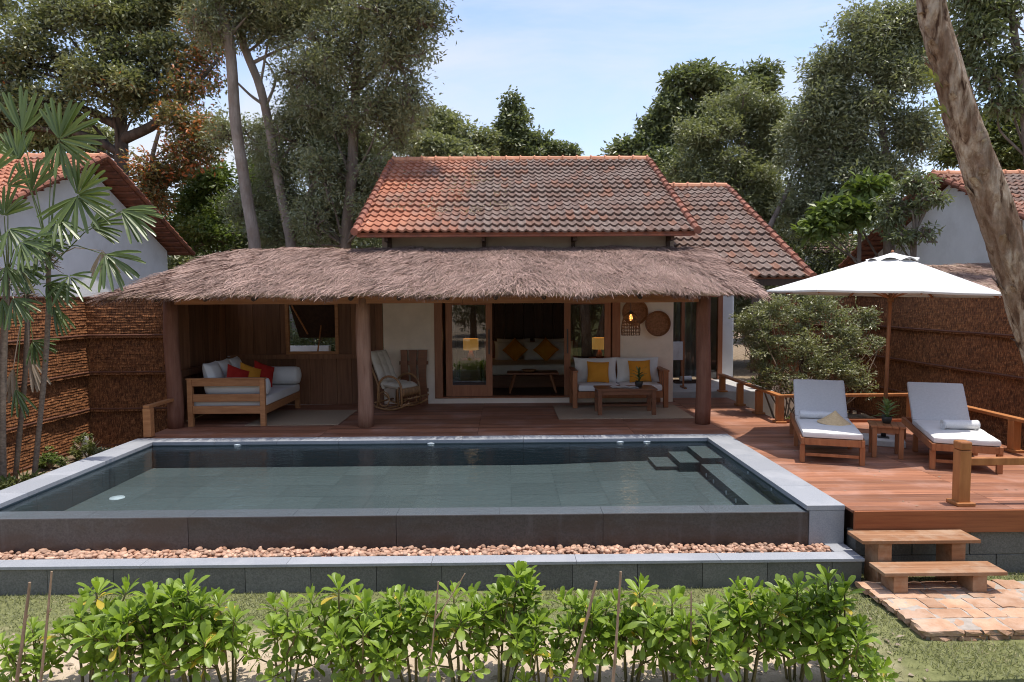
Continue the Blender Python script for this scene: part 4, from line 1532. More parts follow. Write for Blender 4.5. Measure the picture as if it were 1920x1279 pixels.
# ---------------------------------------------------------------- sun loungers
def lounger(label, x, y, rz):
    t = thing('sun_lounger', label, 'sun lounger', (x, y, 0), rz, 'sun loungers under the parasol')
    hw = 0.345
    for sx in (-1, 1):
        for yy in (0.03, 1.05, 1.92):
            MB().box(sx * hw - 0.03 - (0.0 if sx < 0 else 0), sx * hw + 0.03, yy, yy + 0.065, 0.001, 0.235).build('leg', M_TEAK, t, bevel=0.005)
    for sx in (-1, 1):
        MB().box(sx * hw - 0.022, sx * hw + 0.022, 0.0, 2.0, 0.237, 0.325).build('side_rail', M_TEAK, t, bevel=0.005)
    for y0 in (0.002, 1.97):
        MB().box(-hw + 0.024, hw - 0.024, y0, y0 + 0.028, 0.238, 0.324).build('end_rail', M_TEAK, t, bevel=0.004)
    mb = MB()
    for yy in np.arange(0.1, 1.35, 0.11):
        mb.box(-hw + 0.024, hw - 0.024, yy, yy + 0.07, 0.29, 0.312)
    mb.build('slat_base', M_TEAK, t, bevel=0.003)
    MB().box(-hw + 0.032, hw - 0.032, 0.05, 0.075, 0.085, 0.125).build('stretcher', M_TEAK, t, bevel=0.004)
    B = rotx(RAD(46))
    MB().box(-hw + 0.03, hw - 0.03, 0.02, 0.68, -0.03, -0.004, None, B, (0, 1.33, 0.325)).build('backrest_frame', M_TEAK, t, bevel=0.004)
    MB().bar((0.2, 1.62, 0.55), (0.2, 1.90, 0.28), 0.03, 0.03).build('backrest_strut', M_TEAK, t)
    mb = MB()
    mb.softbox(-hw - 0.005, hw + 0.005, 0.005, 1.34, 0.327, 0.400, 0.024, 0.003, seed=x)
    mb.build('seat_mattress', M_FABRIC, t, smooth=True)
    mb = MB()
    mb.softbox(-hw - 0.005, hw + 0.005, 0.03, 0.70, 0.002, 0.070, 0.024, 0.003, B, (0, 1.33, 0.33), x + 1)
    mb.build('back_mattress', M_SLING, t, smooth=True)
    return t


LA, LB = -RAD(19), -RAD(21)
lounger('teak sun lounger with white mattress holding the conical hat', 4.09, 8.42, LA)
lounger('teak sun lounger with white mattress beside the right fence, a towel roll across its seat', 5.50, 8.00, LB)


def on(x, y, rz, lx, ly):
    c, s = math.cos(rz), math.sin(rz)
    return x + c * lx - s * ly, y + s * lx + c * ly


hx, hy = on(4.09, 8.42, LA, -0.10, 0.98)
towel_roll('rolled_towel', 'white rolled towel lying behind the conical hat on a lounger', (*on(4.09, 8.42, LA, -0.08, 1.0), 0.406), LA, 0.46, 0.062)
towel_roll('rolled_towel', 'thick white rolled towel on the lounger nearest the right fence', (*on(5.50, 8.00, LB, 0.06, 0.62), 0.406), LB - 0.05 + 0.3, 0.42, 0.07)
# conical hat
mb = MB()
pr = []
for i in range(13):
    q = i / 12
    pr.append((0.215 * q, 0.17 * (1 - q) - 0.012 * math.sin(q * math.pi) + (0.004 if i % 2 else 0)))
mb.lathe(pr, 36)
pr2 = [(a * 0.985, b - 0.006) for a, b in pr][::-1]
mb.lathe(pr2, 36)
hat = mb.build('conical_hat', M_HAT, None, smooth=True)
q = on(4.09, 8.42, LA, 0.10, 0.72)
hat.location = (q[0], q[1], 0.412)
hat.rotation_euler = (RAD(3), RAD(2), 0.3)
tag(hat, 'straw conical hat lying on the lounger seat', 'hat')

st = thing('side_table', 'small square teak side table between the two loungers', 'side table', (5.03, 8.90, 0), -RAD(22))
mb = MB()
for i in range(5):
    mb.box(-0.205 + 0.082 * i + 0.002, -0.205 + 0.082 * (i + 1) - 0.002, -0.205, 0.205, 0.40, 0.428)
mb.build('table_top', M_TEAK, st, bevel=0.004)
for sx in (-1, 1):
    for sy in (-1, 1):
        MB().box(sx * 0.155 - 0.028, sx * 0.155 + 0.028, sy * 0.155 - 0.028, sy * 0.155 + 0.028, 0.001, 0.398).build('leg', M_TEAK, st, bevel=0.004)
mb = MB()
for sy in (-1, 1):
    mb.box(-0.126, 0.126, sy * 0.16 - 0.012, sy * 0.16 + 0.012, 0.33, 0.397)
    mb.box(sy * 0.16 - 0.012, sy * 0.16 + 0.012, -0.126, 0.126, 0.33, 0.396)
mb.build('apron', M_TEAK, st, bevel=0.003)


def spiky(label, loc, h, pot_r, n, mat, seed):
    rg = np.random.default_rng(seed)
    t = thing('potted_plant', label, 'plant', loc)
    MB().lathe([(0.0, 0.0), (pot_r * 0.72, 0.0), (pot_r, pot_r * 0.9), (pot_r * 1.02, pot_r * 1.45), (pot_r * 0.9, pot_r * 1.5), (pot_r * 0.86, pot_r * 1.25), (0, pot_r * 1.2)], 18).build('pot', M_POT, t, smooth=True)
    mb = MB()
    z0 = pot_r * 1.3
    mb.tube([(0, 0, z0 - 0.02), (0, 0, z0 + h * 0.55)], [0.012, 0.006], 6, 0.2)
    for i in range(n):
        a = i * 2.4 + rg.uniform(-0.2, 0.2)
        up = i / n
        base = np.array((0, 0, z0 + h * 0.5 * up))
        ln = h * rg.uniform(0.42, 0.62)
        el = RAD(rg.uniform(5, 35) + 45 * up)
        d = np.array((math.cos(a) * math.cos(el), math.sin(a) * math.cos(el), math.sin(el)))
        s = nrm(np.cross(d, (0, 0, 1.0)))
        rows_ = []
        for q, wv in ((0, 0.012), (0.35, 0.022), (0.7, 0.016), (1.0, 0.002)):
            c = base + d * ln * q + np.array((0, 0, -0.30 * ln * q * q))
            rows_.append(np.stack([c - s * wv, c + (0, 0, -0.005), c + s * wv]))
        mb.grid(np.stack(rows_), rg.random())
    mb.build('leaves', mat, t)
    return t


M_LF_POT = leafmat('leaf_pot', (0.10, 0.16, 0.05), (0.24, 0.32, 0.12))
spiky('spiky green plant in black pot on the side table between loungers', (5.05, 8.93, 0.429), 0.36, 0.062, 26, M_LF_POT, 2)

# ---------------------------------------------------------------- parasol
um = thing('parasol', 'large white octagonal parasol on a wooden pole over the loungers', 'parasol', (5.42, 9.66, 0))
AP = np.array((0.06, 0.0, 2.71))
RC = np.array((-0.10, 0.0, 2.155))
NR = 8
ang0 = RAD(168)
cs = []
for k in range(NR):
    a = ang0 + k * 2 * math.pi / NR
    cs.append(RC + np.array((1.53 * math.cos(a), 1.53 * math.sin(a), -0.050 * math.cos(a))))
mb = MB()
N = 11
for k in range(NR):
    A, B = cs[k], cs[(k + 1) % NR]
    G = np.zeros((N, N, 3))
    for i in range(N):
        q = i / (N - 1)
        for j in range(N):
            s = j / (N - 1)
            bow = math.sin(math.pi * s)
            e = A + (B - A) * s
            e = e + (RC - e) * 0.022 * bow
            G[i, j] = AP + (e - AP) * q + np.array((0, 0, -0.028 * bow * math.sin(math.pi * (0.15 + 0.80 * q)) * q))
    mb.grid(G, 0.5)
    # flap hem hanging below each edge
    H = np.stack([G[-1], G[-1] + np.array((0, 0, -0.022)) + (RC - G[-1]) * 0.006])
    mb.grid(H, 0.5)
cano = mb.build('canopy', M_CANVAS, um, smooth=False)
sol = cano.modifiers.new('solid', 'SOLIDIFY')
sol.thickness = 0.004
mb = MB()
for k in range(NR):                       # stitched seams over the ribs
    A = cs[k]
    mb.bar(AP + (A - AP) * 0.03 + (0, 0, 0.002), A + (0, 0, 0.002), 0.016, 0.004)
mb.build('seam', M_FABRIC, um)
# vent cap with scalloped rim
mb = MB()
G = []
for i in range(5):
    q = i / 4
    ring = []
    for j in range(65):
        a = ang0 + 2 * math.pi * j / 64
        sq = 1.0
        r_ = 0.335 * q
        flare = 0.045 * abs(math.sin(4 * (a - ang0))) * q ** 2
        ring.append(AP + np.array((r_ * math.cos(a), r_ * math.sin(a), 0.022 - 0.135 * q + flare)))
    G.append(ring)
mb.grid(np.array(G), 0.5)
vc = mb.build('vent_cap', M_CANVAS, um, smooth=False)
MB().lathe([(0.0, 0.035), (0.016, 0.028), (0.02, 0.01), (0.026, 0.0), (0.0, -0.01)], 12, AP + (0, 0, 0.02)).build('finial', M_TEAK, um, smooth=True)
MB().tube([(0.012, 0, 0.36), (0.058, 0, 2.69)], 0.026, 12).build('pole', M_TEAK, um, smooth=True)
MB().tube([(0.0, 0, 0.10), (0.014, 0, 0.42)], 0.033, 12).build('sleeve', M_METAL, um, smooth=True)
mb = MB()
mb.tube([(0.045, 0, 2.03), (0.047, 0, 2.13)], 0.045, 12)
mb.build('hub', M_BASKET, um)
ribs = cs
for c in ribs:
    e = c.copy()
    m2 = MB()
    d = e - AP
    m2.bar(AP + d * 0.05 + (0, 0, -0.025), AP + d * 0.985 + (0, 0, -0.035), 0.018, 0.026)
    rb = m2.build('rib', M_TEAK, um)
    m3 = MB()
    m3.bar(np.array((0.047, 0, 2.09)) + nrm(d) * (0.04, 0.04, 0), AP + d * 0.52 + (0, 0, -0.045), 0.016, 0.02)
    m3.build('strut', M_TEAK, rb)
MB().box(-0.26, 0.26, -0.26, 0.26, 0.001, 0.085, None, rotz(-RAD(24))).build('base_slab', M_CONCRETE, um, bevel=0.01)
MB().box(-0.07, 0.07, -0.07, 0.07, 0.086, 0.10, None, rotz(-RAD(24))).build('base_plate', M_METAL, um)

# ---------------------------------------------------------------- veranda furniture
def mesh_thing(mb, name, mat, label, cat, loc=(0, 0, 0), rz=0.0, group=None, **kw):
    o = mb.build(name, mat, None, **kw)
    o.location = loc
    o.rotation_euler = (0, 0, rz)
    return tag(o, label, cat, group)


def rug(label, x0, x1, y0, y1):
    mb = MB()
    n = 60
    xs = np.linspace(x0, x1, n)
    rgg = np.random.default_rng(9)
    f = np.stack([xs, y0 + rgg.normal(0, 0.006, n), np.full(n, 0.012)], -1)
    b = np.stack([xs, np.full(n, y1), np.full(n, 0.012)], -1)
    mb.grid(np.stack([f * (1, 1, 0) + (0, 0, 0.003), f, b, b * (1, 1, 0) + (0, 0, 0.003)]), 0.5)
    tag(mb.build('rug', M_BEIGE), label, 'rug')


rug('beige woven rug on the veranda boards beside the daybed', -4.40, -2.83, 11.42, 12.95)
rug('beige woven rug under the coffee table and sofa', 0.92, 3.30, 11.80, 13.30)

db = thing('daybed', 'wooden daybed with slatted arm and white mattress in the plank corner', 'daybed', (-4.68, 12.36, 0))
for x in (-0.605, 0.605):
    MB().box(x - 0.042, x + 0.042, -0.99, -0.915, 0.001, 0.79).build('leg', M_DAYBED, db, bevel=0.006)
    MB().box(x - 0.042, x + 0.042, 0.90, 0.975, 0.001, 0.33).build('leg', M_DAYBED, db, bevel=0.006)
mb = MB()
mb.box(-0.66, 0.66, -1.0, -0.90, 0.791, 0.815)
mb.box(-0.56, 0.56, -0.98, -0.93, 0.68, 0.79)
mb.box(-0.56, 0.56, -0.98, -0.93, 0.42, 0.545)
mb.box(-0.56, 0.56, -0.98, -0.93, 0.215, 0.345)
mb.build('armrest', M_DAYBED, db, bevel=0.005)
mb = MB()
mb.box(0.585, 0.64, -0.912, 0.97, 0.20, 0.33)
mb.box(-0.64, -0.585, -0.912, 0.97, 0.20, 0.33)
for q in np.arange(-0.85, 0.95, 0.15):
    mb.box(-0.58, 0.58, q, q + 0.08, 0.30, 0.325)
mb.build('base_frame', M_DAYBED, db, bevel=0.004)
MB().softbox(-0.60, 0.645, -0.90, 0.985, 0.332, 0.48, 0.03, 0.004).build('mattress', M_FABRIC, db, smooth=True)


def bolster(label, c, r, ln, ax):
    prof = [(0, -ln / 2), (r * 0.5, -ln / 2 + 0.004), (r * 0.9, -ln / 2 + 0.03), (r, -ln / 2 + 0.09), (r * 1.01, 0), (r, ln / 2 - 0.09), (r * 0.9, ln / 2 - 0.03), (r * 0.5, ln / 2 - 0.004), (0, ln / 2)]
    M_ = roty(math.pi / 2)
    return mesh_thing(MB().lathe(prof, 22, (0, 0, 0), 0.5, M_), 'bolster', M_FABRIC, label, 'bolster', c, 0, None, smooth=True)


bolster('white round bolster just behind the daybed arm', (-4.58, 11.64, 0.645), 0.15, 1.08, 0)
bolster('white round bolster at the far end of the daybed', (-4.48, 13.12, 0.665), 0.17, 1.05, 0)
for i, (yy, lb) in enumerate(((11.92, 'puffy white back cushion nearest the daybed arm'), (12.42, 'puffy white back cushion in the middle of the daybed'), (12.90, 'puffy white back cushion next to the far bolster'))):
    mesh_thing(MB().pillow(0.58, 0.52, 0.24, rotz(math.pi / 2) @ rotx(-0.28), n=14), 'back_cushion', M_FABRIC, lb, 'cushion', (-5.10, yy, 0.79), 0.05, None, smooth=True)
for i, (xx, yy, mt, lb) in enumerate(((-4.72, 11.98, M_RED, 'red cushion nearest the daybed arm'), (-4.62, 12.30, M_YELLOW, 'mustard cushion between the two red cushions on the daybed'), (-4.50, 12.66, M_RED, 'red cushion deeper in the daybed corner beyond the mustard one'))):
    mesh_thing(MB().pillow(0.44, 0.44, 0.14, rotz(math.pi / 2 - 0.55) @ rotx(-0.35) @ roty(0.42), n=12), 'cushion', mt, lb, 'cushion', (xx, yy, 0.735), 0.0, None, smooth=True)

# sofa
sf = thing('sofa', 'two-seat wooden sofa with slatted arms and white cushions by the door', 'sofa', (2.19, 13.30, 0))
for sx in (-1, 1):
    for yy in (-0.34, 0.32):
        MB().box(sx * 0.87 - 0.045, sx * 0.87 + 0.045, yy - 0.035, yy + 0.035, 0.013, 0.70).build('leg', M_TEAK, sf, bevel=0.005)
    MB().box(sx * 0.87 - 0.055, sx * 0.87 + 0.055, -0.40, 0.37, 0.702, 0.735).build('armrest', M_TEAK, sf, bevel=0.005)
    mb = MB()
    for yy in (-0.2, -0.06, 0.08, 0.22):
        mb.box(sx * 0.87 - 0.015, sx * 0.87 + 0.015, yy - 0.03, yy + 0.03, 0.30, 0.70)
    mb.box(sx * 0.87 - 0.02, sx * 0.87 + 0.02, -0.3, 0.285, 0.22, 0.30)
    mb.build('arm_slats', M_TEAK, sf, bevel=0.003)
MB().box(-0.82, 0.82, -0.355, -0.315, 0.20, 0.33).build('front_rail', M_TEAK, sf, bevel=0.005)
mb = MB()
mb.box(-0.82, 0.82, 0.30, 0.34, 0.20, 0.33)
mb.box(-0.82, 0.82, 0.31, 0.34, 0.60, 0.70)
mb.box(-0.82, 0.82, -0.31, 0.30, 0.30, 0.33)
mb.build('back_frame', M_TEAK, sf, bevel=0.004)
for sx in (-1, 1):
    mb = MB()
    mb.softbox(min(0.004 * sx, 0.805 * sx), max(0.004 * sx, 0.805 * sx), -0.37, 0.22, 0.332, 0.452, 0.03, 0.004, seed=sx)
    mb.build('seat_cushion', M_FABRIC, sf, smooth=True)
mesh_thing(MB().pillow(0.86, 0.50, 0.2, rotx(-0.22), n=14), 'back_cushion', M_FABRIC, 'white back cushion on the door side of the sofa', 'cushion', (1.78, 13.50, 0.69), 0, None, smooth=True)
mesh_thing(MB().pillow(0.86, 0.50, 0.2, rotx(-0.22), n=14), 'back_cushion', M_FABRIC, 'white back cushion on the basket side of the sofa', 'cushion', (2.62, 13.50, 0.69), 0, None, smooth=True)
mesh_thing(MB().pillow(0.44, 0.42, 0.13, rotx(-0.30) @ roty(0.04), n=12), 'cushion', M_YELLOW, 'square mustard cushion at the door end of the sofa', 'cushion', (1.81, 13.32, 0.665), 0.03, None, smooth=True)
mesh_thing(MB().pillow(0.44, 0.44, 0.13, rotx(-0.30) @ roty(-0.03), n=12), 'cushion', M_YELLOW, 'square mustard cushion on the sofa behind the small potted plant', 'cushion', (2.63, 13.32, 0.675), 0.0, None, smooth=True)

ct = thing('coffee_table', 'dark brown wooden coffee table in front of the sofa', 'table', (2.17, 12.36, 0.012))
mb = MB()
for i in range(4):
    mb.box(-0.54, 0.54, -0.27 + 0.135 * i + 0.001, -0.27 + 0.135 * (i + 1) - 0.001, 0.445, 0.478)
mb.build('table_top', M_TEAK_D, ct, bevel=0.003)
for sx in (-1, 1):
    for sy in (-1, 1):
        MB().box(sx * 0.485 - 0.036, sx * 0.485 + 0.036, sy * 0.215 - 0.036, sy * 0.215 + 0.036, 0.0015, 0.443).build('leg', M_TEAK_D, ct, bevel=0.004)
mb = MB()
for sy in (-1, 1):
    mb.box(-0.448, 0.448, sy * 0.215 - 0.013, sy * 0.215 + 0.013, 0.36, 0.442)
for sx in (-1, 1):
    mb.box(sx * 0.485 - 0.013, sx * 0.485 + 0.013, -0.178, 0.178, 0.36, 0.442)
mb.build('apron', M_TEAK_D, ct, bevel=0.003)
mb = MB()
mb.box(-0.448, 0.448, 0.19, 0.22, 0.09, 0.13)
mb.build('stretcher', M_TEAK_D, ct, bevel=0.003)
for i, (x, y_, a, lb) in enumerate(((2.08, 12.36, 0.1, 'open magazine on the coffee table, its far copy'), (2.24, 12.30, -0.15, 'open magazine on the coffee table nearer the potted plant'))):
    mb = MB()
    xs = np.linspace(-0.16, 0.16, 17)
    zz = 0.004 + 0.016 * np.abs(np.sin(np.abs(xs) * 19)) * (np.abs(xs) > 0.004)
    G = np.stack([np.stack([xs, np.full(17, yy), zz], -1) for yy in (-0.11, 0.0, 0.11)])
    mb.grid(G, 0.5)
    mb.box(-0.16, 0.16, -0.11, 0.11, 0.0, 0.003)
    mesh_thing(mb, 'magazine', M_PAPER, lb, 'magazine', (x, y_, 0.4905), a)
spiky('small spiky plant in round black pot on the coffee table', (2.42, 12.33, 0.4905), 0.40, 0.07, 16, M_LF_PALM, 5)

# pendant lamp
pl = thing('pendant_lamp', 'bell shaped wicker pendant lamp with glowing bulb above the sofa', 'lamp', (2.32, 12.62, 1.42))
prof = [(0.165, 0.0), (0.172, 0.06), (0.172, 0.12), (0.168, 0.18), (0.160, 0.24), (0.145, 0.30), (0.115, 0.36), (0.07, 0.40), (0.03, 0.43)]
sh = MB().lathe(prof, 30).build('lamp_shade', M_WICKER, pl)
wfm = sh.modifiers.new('wire', 'WIREFRAME')
wfm.thickness = 0.009
mb = MB()
rgg = np.random.default_rng(6)
for i in range(70):
    a = rgg.uniform(0, 6.28)
    t = np.linspace(0, 1, 7)
    z = rgg.uniform(0, 0.3) + t * rgg.uniform(-0.05, 0.14)
    aa = a + t * rgg.uniform(-0.9, 0.9)
    z = np.clip(z, 0, 0.36)
    r_ = np.interp(z, [q[1] for q in prof], [q[0] for q in prof]) + 0.003
    mb.tube(np.stack([r_ * np.cos(aa), r_ * np.sin(aa), z], -1), 0.003, 4)
mb.build('wicker_strands', M_WICKER, pl)
MB().tube([(0, 0, 0.43), (0.005, 0, 1.27)], 0.006, 6).build('cord', M_METAL, pl)
MB().tube([(0, 0, 0.39), (0, 0, 0.46)], [0.02, 0.03], 10).build('socket', M_METAL, pl)
MB().lathe([(0.0, 0.27), (0.022, 0.28), (0.034, 0.31), (0.028, 0.35), (0.014, 0.39), (0, 0.39)], 14).build('bulb', M_BULB, pl, smooth=True)

def lamp_light(parent, loc, power, name):
    d = bpy.data.lights.new(name, 'POINT')
    d.energy = power
    d.color = (1.0, 0.62, 0.32)
    d.shadow_soft_size = 0.14
    o = bpy.data.objects.new(name, d)
    COL.objects.link(o)
    o.parent = parent
    o.location = loc


lamp_light(pl, (0, 0, 0.20), 0.6, 'pendant_light')
for o_ in [q for q in bpy.data.objects if q.name.startswith('table_lamp')]:
    lamp_light(o_, (0, 0, 0.55), 0.5, 'table_lamp_light')

for x, z, r_, lb in ((2.60, 1.83, 0.255, 'round woven tray on the wall partly hidden by the pendant lamp'), (3.06, 1.595, 0.25, 'round woven tray hung lower on the cream wall beside the lamp')):
    mb = MB()
    pr = [(0.0, 0.012)]
    for q in np.linspace(0.06, 0.92, 16):
        pr.append((r_ * q, 0.012 + (0.004 if int(q * 100) % 2 else 0.0)))
    pr += [(r_ * 0.95, 0.03), (r_, 0.085), (r_ * 1.03, 0.085), (r_ * 1.0, 0.03), (r_ * 0.95, 0.0), (0, 0.0)]
    mesh_thing(MB().lathe(pr, 40, (0, 0, 0), 0.5, rotx(math.pi / 2)), 'woven_tray', M_BASKET, lb, 'woven tray', (x, FY - 0.003, z), 0, 'woven trays on the wall', smooth=True)

# rocking chair (local front is -y)
rc = thing('rocking_chair', 'rattan rocking chair with tufted cream cushion against the white wall', 'rocking chair', (-2.08, 13.12, 0.0), RAD(62))
for sx in (-1, 1):
    x = sx * 0.29
    t = np.linspace(-1, 1, 15)
    MB().tube(np.stack([np.full(15, x), 0.05 + 0.52 * t, 0.022 + 0.16 * t ** 2 + 0.03 * (t > 0.8)], -1), 0.02, 8).build('rocker', M_RATTAN, rc, smooth=True)
    a = np.linspace(0, math.pi, 14)
    MB().tube(np.concatenate([[(x, -0.30, 0.07)], np.stack([np.full(14, x), -0.02 - 0.27 * np.cos(a), 0.42 + 0.24 * np.sin(a)], -1), [(x, 0.27, 0.07)]]), 0.021, 8).build('arm', M_RATTAN, rc, smooth=True)
    mb = MB()
    b2 = np.linspace(0, 2 * math.pi, 16)
    mb.tube(np.stack([np.full(16, x), 0.12 + 0.13 * np.cos(b2), 0.22 + 0.14 * np.sin(b2)], -1), 0.012, 6)
    mb.tube([(x, -0.22, 0.10), (x, -0.20, 0.40), (x, -0.24, 0.46)], 0.018, 8)
    mb.tube([(x, 0.22, 0.10), (x, 0.24, 0.45), (x, 0.50, 1.02)], 0.018, 8)
    mb.build('side_frame', M_RATTAN, rc, smooth=True)
mb = MB()
for y_, z in ((-0.26, 0.12), (0.10, 0.035), (0.34, 0.14), (-0.25, 0.45), (0.26, 0.42), (0.50, 1.02)):
    mb.tube([(-0.29, y_, z), (0.29, y_, z)], 0.016, 8)
mb.build('cross_bars', M_RATTAN, rc, smooth=True)
mb = MB()
for q in np.linspace(-0.26, 0.26, 17):
    mb.tube([(q, -0.245, 0.445), (q, -0.30, 0.40), (q, -0.305, 0.33), (q, -0.27, 0.27)], 0.012, 6)
mb.build('front_apron', M_RATTAN, rc, smooth=True)
mb = MB()
for k in range(4):
    mb.tube([(-0.25, -0.34 - 0.055 * k, 0.235 + 0.012 * k), (0.25, -0.34 - 0.055 * k, 0.235 + 0.012 * k)], 0.015, 8)
mb.tube([(-0.25, -0.28, 0.22), (-0.25, -0.53, 0.28)], 0.017, 8)
mb.tube([(0.25, -0.28, 0.22), (0.25, -0.53, 0.28)], 0.017, 8)
mb.build('footrest', M_RATTAN, rc, smooth=True)


def tufted(w_, h_, t_, nx_, ny_):
    n1, n2 = 25, 31
    u, v = np.linspace(-1, 1, n1), np.linspace(-1, 1, n2)
    U, W = np.meshgrid(u, v)
    e = (np.maximum(1 - U ** 6, 0) * np.maximum(1 - W ** 6, 0)) ** 0.5
    tuft = np.abs(np.cos(U * nx_ * math.pi / 2)) ** 0.5 * np.abs(np.cos(W * ny_ * math.pi / 2)) ** 0.5
    th = e * (0.62 + 0.38 * tuft)
    mb = MB()
    for s in (-1, 1):
        mb.grid(np.stack([w_ / 2 * U, s * t_ / 2 * th, h_ / 2 * W], -1), 0.5, flip=s > 0)
    return mb


o = tufted(0.52, 0.78, 0.15, 3, 4).build('back_cushion', M_LINEN, rc, smooth=True)
o.location = (0, 0.33, 0.76)
o.rotation_euler = (RAD(-24), 0, 0)
o = tufted(0.52, 0.58, 0.15, 3, 3).build('seat_cushion', M_LINEN, rc, smooth=True)
o.location = (0, 0.0, 0.475)
o.rotation_euler = (RAD(-84), 0, 0)

sb = thing('slab_screen', 'dark waney wooden slabs standing against the white wall behind the rocking chair', 'screen', (-1.9, 13.66, 0))
rgg = np.random.default_rng(14)
for x0, wd in ((-0.22, 0.16), (-0.03, 0.15), (0.155, 0.16)):
    zs = np.linspace(0.002, 1.10, 12)
    l_ = x0 + 0.016 * np.sin(zs * 4 + x0 * 9)
    r_ = x0 + wd + 0.018 * np.sin(zs * 5 + 1 + x0 * 5)
    G = np.stack([np.stack([l_, np.full(12, 0.0), zs], -1), np.stack([r_, np.full(12, 0.0), zs], -1), np.stack([r_, np.full(12, 0.035), zs], -1), np.stack([l_, np.full(12, 0.035), zs], -1), np.stack([l_, np.full(12, 0.0), zs], -1)])
    m2 = MB().grid(G, rgg.random())
    m2.add([G[0, -1], G[1, -1], G[2, -1], G[3, -1]], [(0, 1, 2, 3)], 0.5)
    m2.build('slab', M_TEAK_D, sb)
for z in (0.25, 0.8):
    MB().box(-0.24, 0.34, 0.036, 0.06, z, z + 0.07).build('cross_batten', M_TEAK_D, sb)

# ---------------------------------------------------------------- plants: trees
def limb(mb, pts, r0, r1, k=8, rough=0.1):
    pts = np.asarray(pts, float)
    m = max(4, len(pts) * 3)
    t = np.linspace(0, len(pts) - 1, m)
    idx = np.arange(len(pts))
    P = np.stack([np.interp(t, idx, pts[:, i]) for i in range(3)], -1)
    if len(P) > 4:
        Q = P.copy()
        Q[1:-1] = (P[:-2] + P[1:-1] * 2 + P[2:]) / 4
        P = Q
    mb.tube(P, np.linspace(r0, r1, m), k, rough=rough, r=float(RNG.random()))


def foliage(mb, clumps, n, leaf, rng, csize=0.42, shell=2.4, droop=0.25, rng_r=(0.0, 1.0), twigs=None, nsub=13):
    """clumps: (centre, radii); each clump breaks into lobes, each lobe into sprays of leaves"""
    vol = np.array([c[1][0] * c[1][2] for c in clumps])
    share = vol / vol.sum()
    for (c, rad), sh in zip(clumps, share):
        c, rad = np.asarray(c, float), np.asarray(rad, float)
        nl = max(40, int(n * sh))
        nc = max(6, nl // 30)
        sd = nrm(rng.normal(size=(nsub, 3)) + (0, 0, 0.15))
        far_ = rng.uniform(0.25, 1.02, nsub)
        sc_ = c + sd * rad * far_[:, None]
        sr = (0.68 - 0.38 * far_) * rng.uniform(0.85, 1.15, nsub)
        lobe = rng.integers(0, nsub, nc)
        d = nrm(rng.normal(size=(nc, 3)) + (0, 0, 0.30))
        C = sc_[lobe] + d * (rng.random(nc) ** (1 / shell))[:, None] * sr[lobe][:, None] * rad
        which = rng.integers(0, nc, nl)
        off = nrm(rng.normal(size=(nl, 3))) * (rng.random(nl) ** 0.45)[:, None] * csize * 1.25 * np.array((1, 1, 0.6))
        P = C[which] + off
        out = nrm(P - sc_[lobe[which]])
        D = rng.normal(size=(nl, 3)) * (1, 1, 0.7) + out * 0.6 + np.array((0, 0, -droop))
        tone = rng.random(nc)[which]
        ltone = rng.random(nsub)[lobe[which]]
        r = np.clip(rng_r[0] + (rng_r[1] - rng_r[0]) * (0.5 * rng.random(nl) + 0.27 * tone + 0.23 * ltone), 0, 0.9999)
        S = np.array((0, 0, 1.0)) + rng.normal(size=(nl, 3)) * 0.55
        mb.leaves(P, D, leaf[0] * rng.uniform(0.7, 1.3, nl), leaf[1] * rng.uniform(0.7, 1.3, nl), rng, r, S=S)
        if twigs is not None:
            for k in range(nsub):
                twigs.tube(np.stack([c, (c + sc_[k]) / 2 + rng.normal(0, 0.08, 3), sc_[k]]), [0.045, 0.035, 0.022], 5, cap=False)
            for k in range(0, nc, 2):
                l_ = sc_[lobe[k]]
                twigs.tube(np.stack([l_, l_ + (C[k] - l_) * 0.55 + rng.normal(0, 0.07, 3), C[k]]), [0.022, 0.014, 0.005], 4, cap=False)


def tree(name, label, trunk, clumps, n, leaf, mat, bark, seed, limbs=(), group=None, r0=0.25, r1=0.08, extra=None, csize=0.42, droop=0.25, rng_r=(0, 1), base_z=-0.44, auto=True, twig=True):
    """trunk: points base to top; clumps: (px, py, y, rx, ry) in the photograph's pixels at distance y"""
    rng = np.random.default_rng(seed)
    trunk = np.asarray(trunk, float)
    t = thing(name, label, 'tree', (trunk[0][0], trunk[0][1], base_z), 0, group)
    tm = MB()
    limb(tm, trunk, r0, r1, 12, 0.08)
    for pts, a, b in limbs:
        limb(tm, pts, a, b)

    def world(cl):
        out = []
        for px, py, y_, rx, ry in cl:
            s = y_ / 1280
            out.append((at(px, py, y_), (rx * s, (rx + ry) * 0.42 * s, ry * s)))
        return out
    cl = world(clumps)
    if auto:
        for c, rad in cl:
            k = np.argmin(np.linalg.norm(trunk - (c - np.array((0, 0, rad[2] * 0.8 + 0.6))), axis=1))
            a = trunk[k]
            limb(tm, [a, a + (c - a) * 0.5 + rng.normal(0, 0.2, 3) + (0, 0, 0.15), c], max(0.025, r0 * 0.24), 0.016, 6)
    fm = MB()
    foliage(fm, cl, n, leaf, rng, csize, droop=droop, rng_r=rng_r, twigs=tm if twig else None)
    tm.build('trunk', bark, t, True, smooth=True)
    fm.build('crown', mat, t, True)
    if extra:
        ecl, en, emat, elab = extra
        em = MB()
        foliage(em, world(ecl), en, leaf, rng, csize, droop=droop)
        em.build('crown', emat, t, True, label=elab)
    return t


def tp(*pts):
    """trunk through photograph pixels at given distances, with its foot on the ground"""
    P = [at(*p) for p in pts]
    f = P[0].copy()
    f[2] = -0.46
    return [f] + P


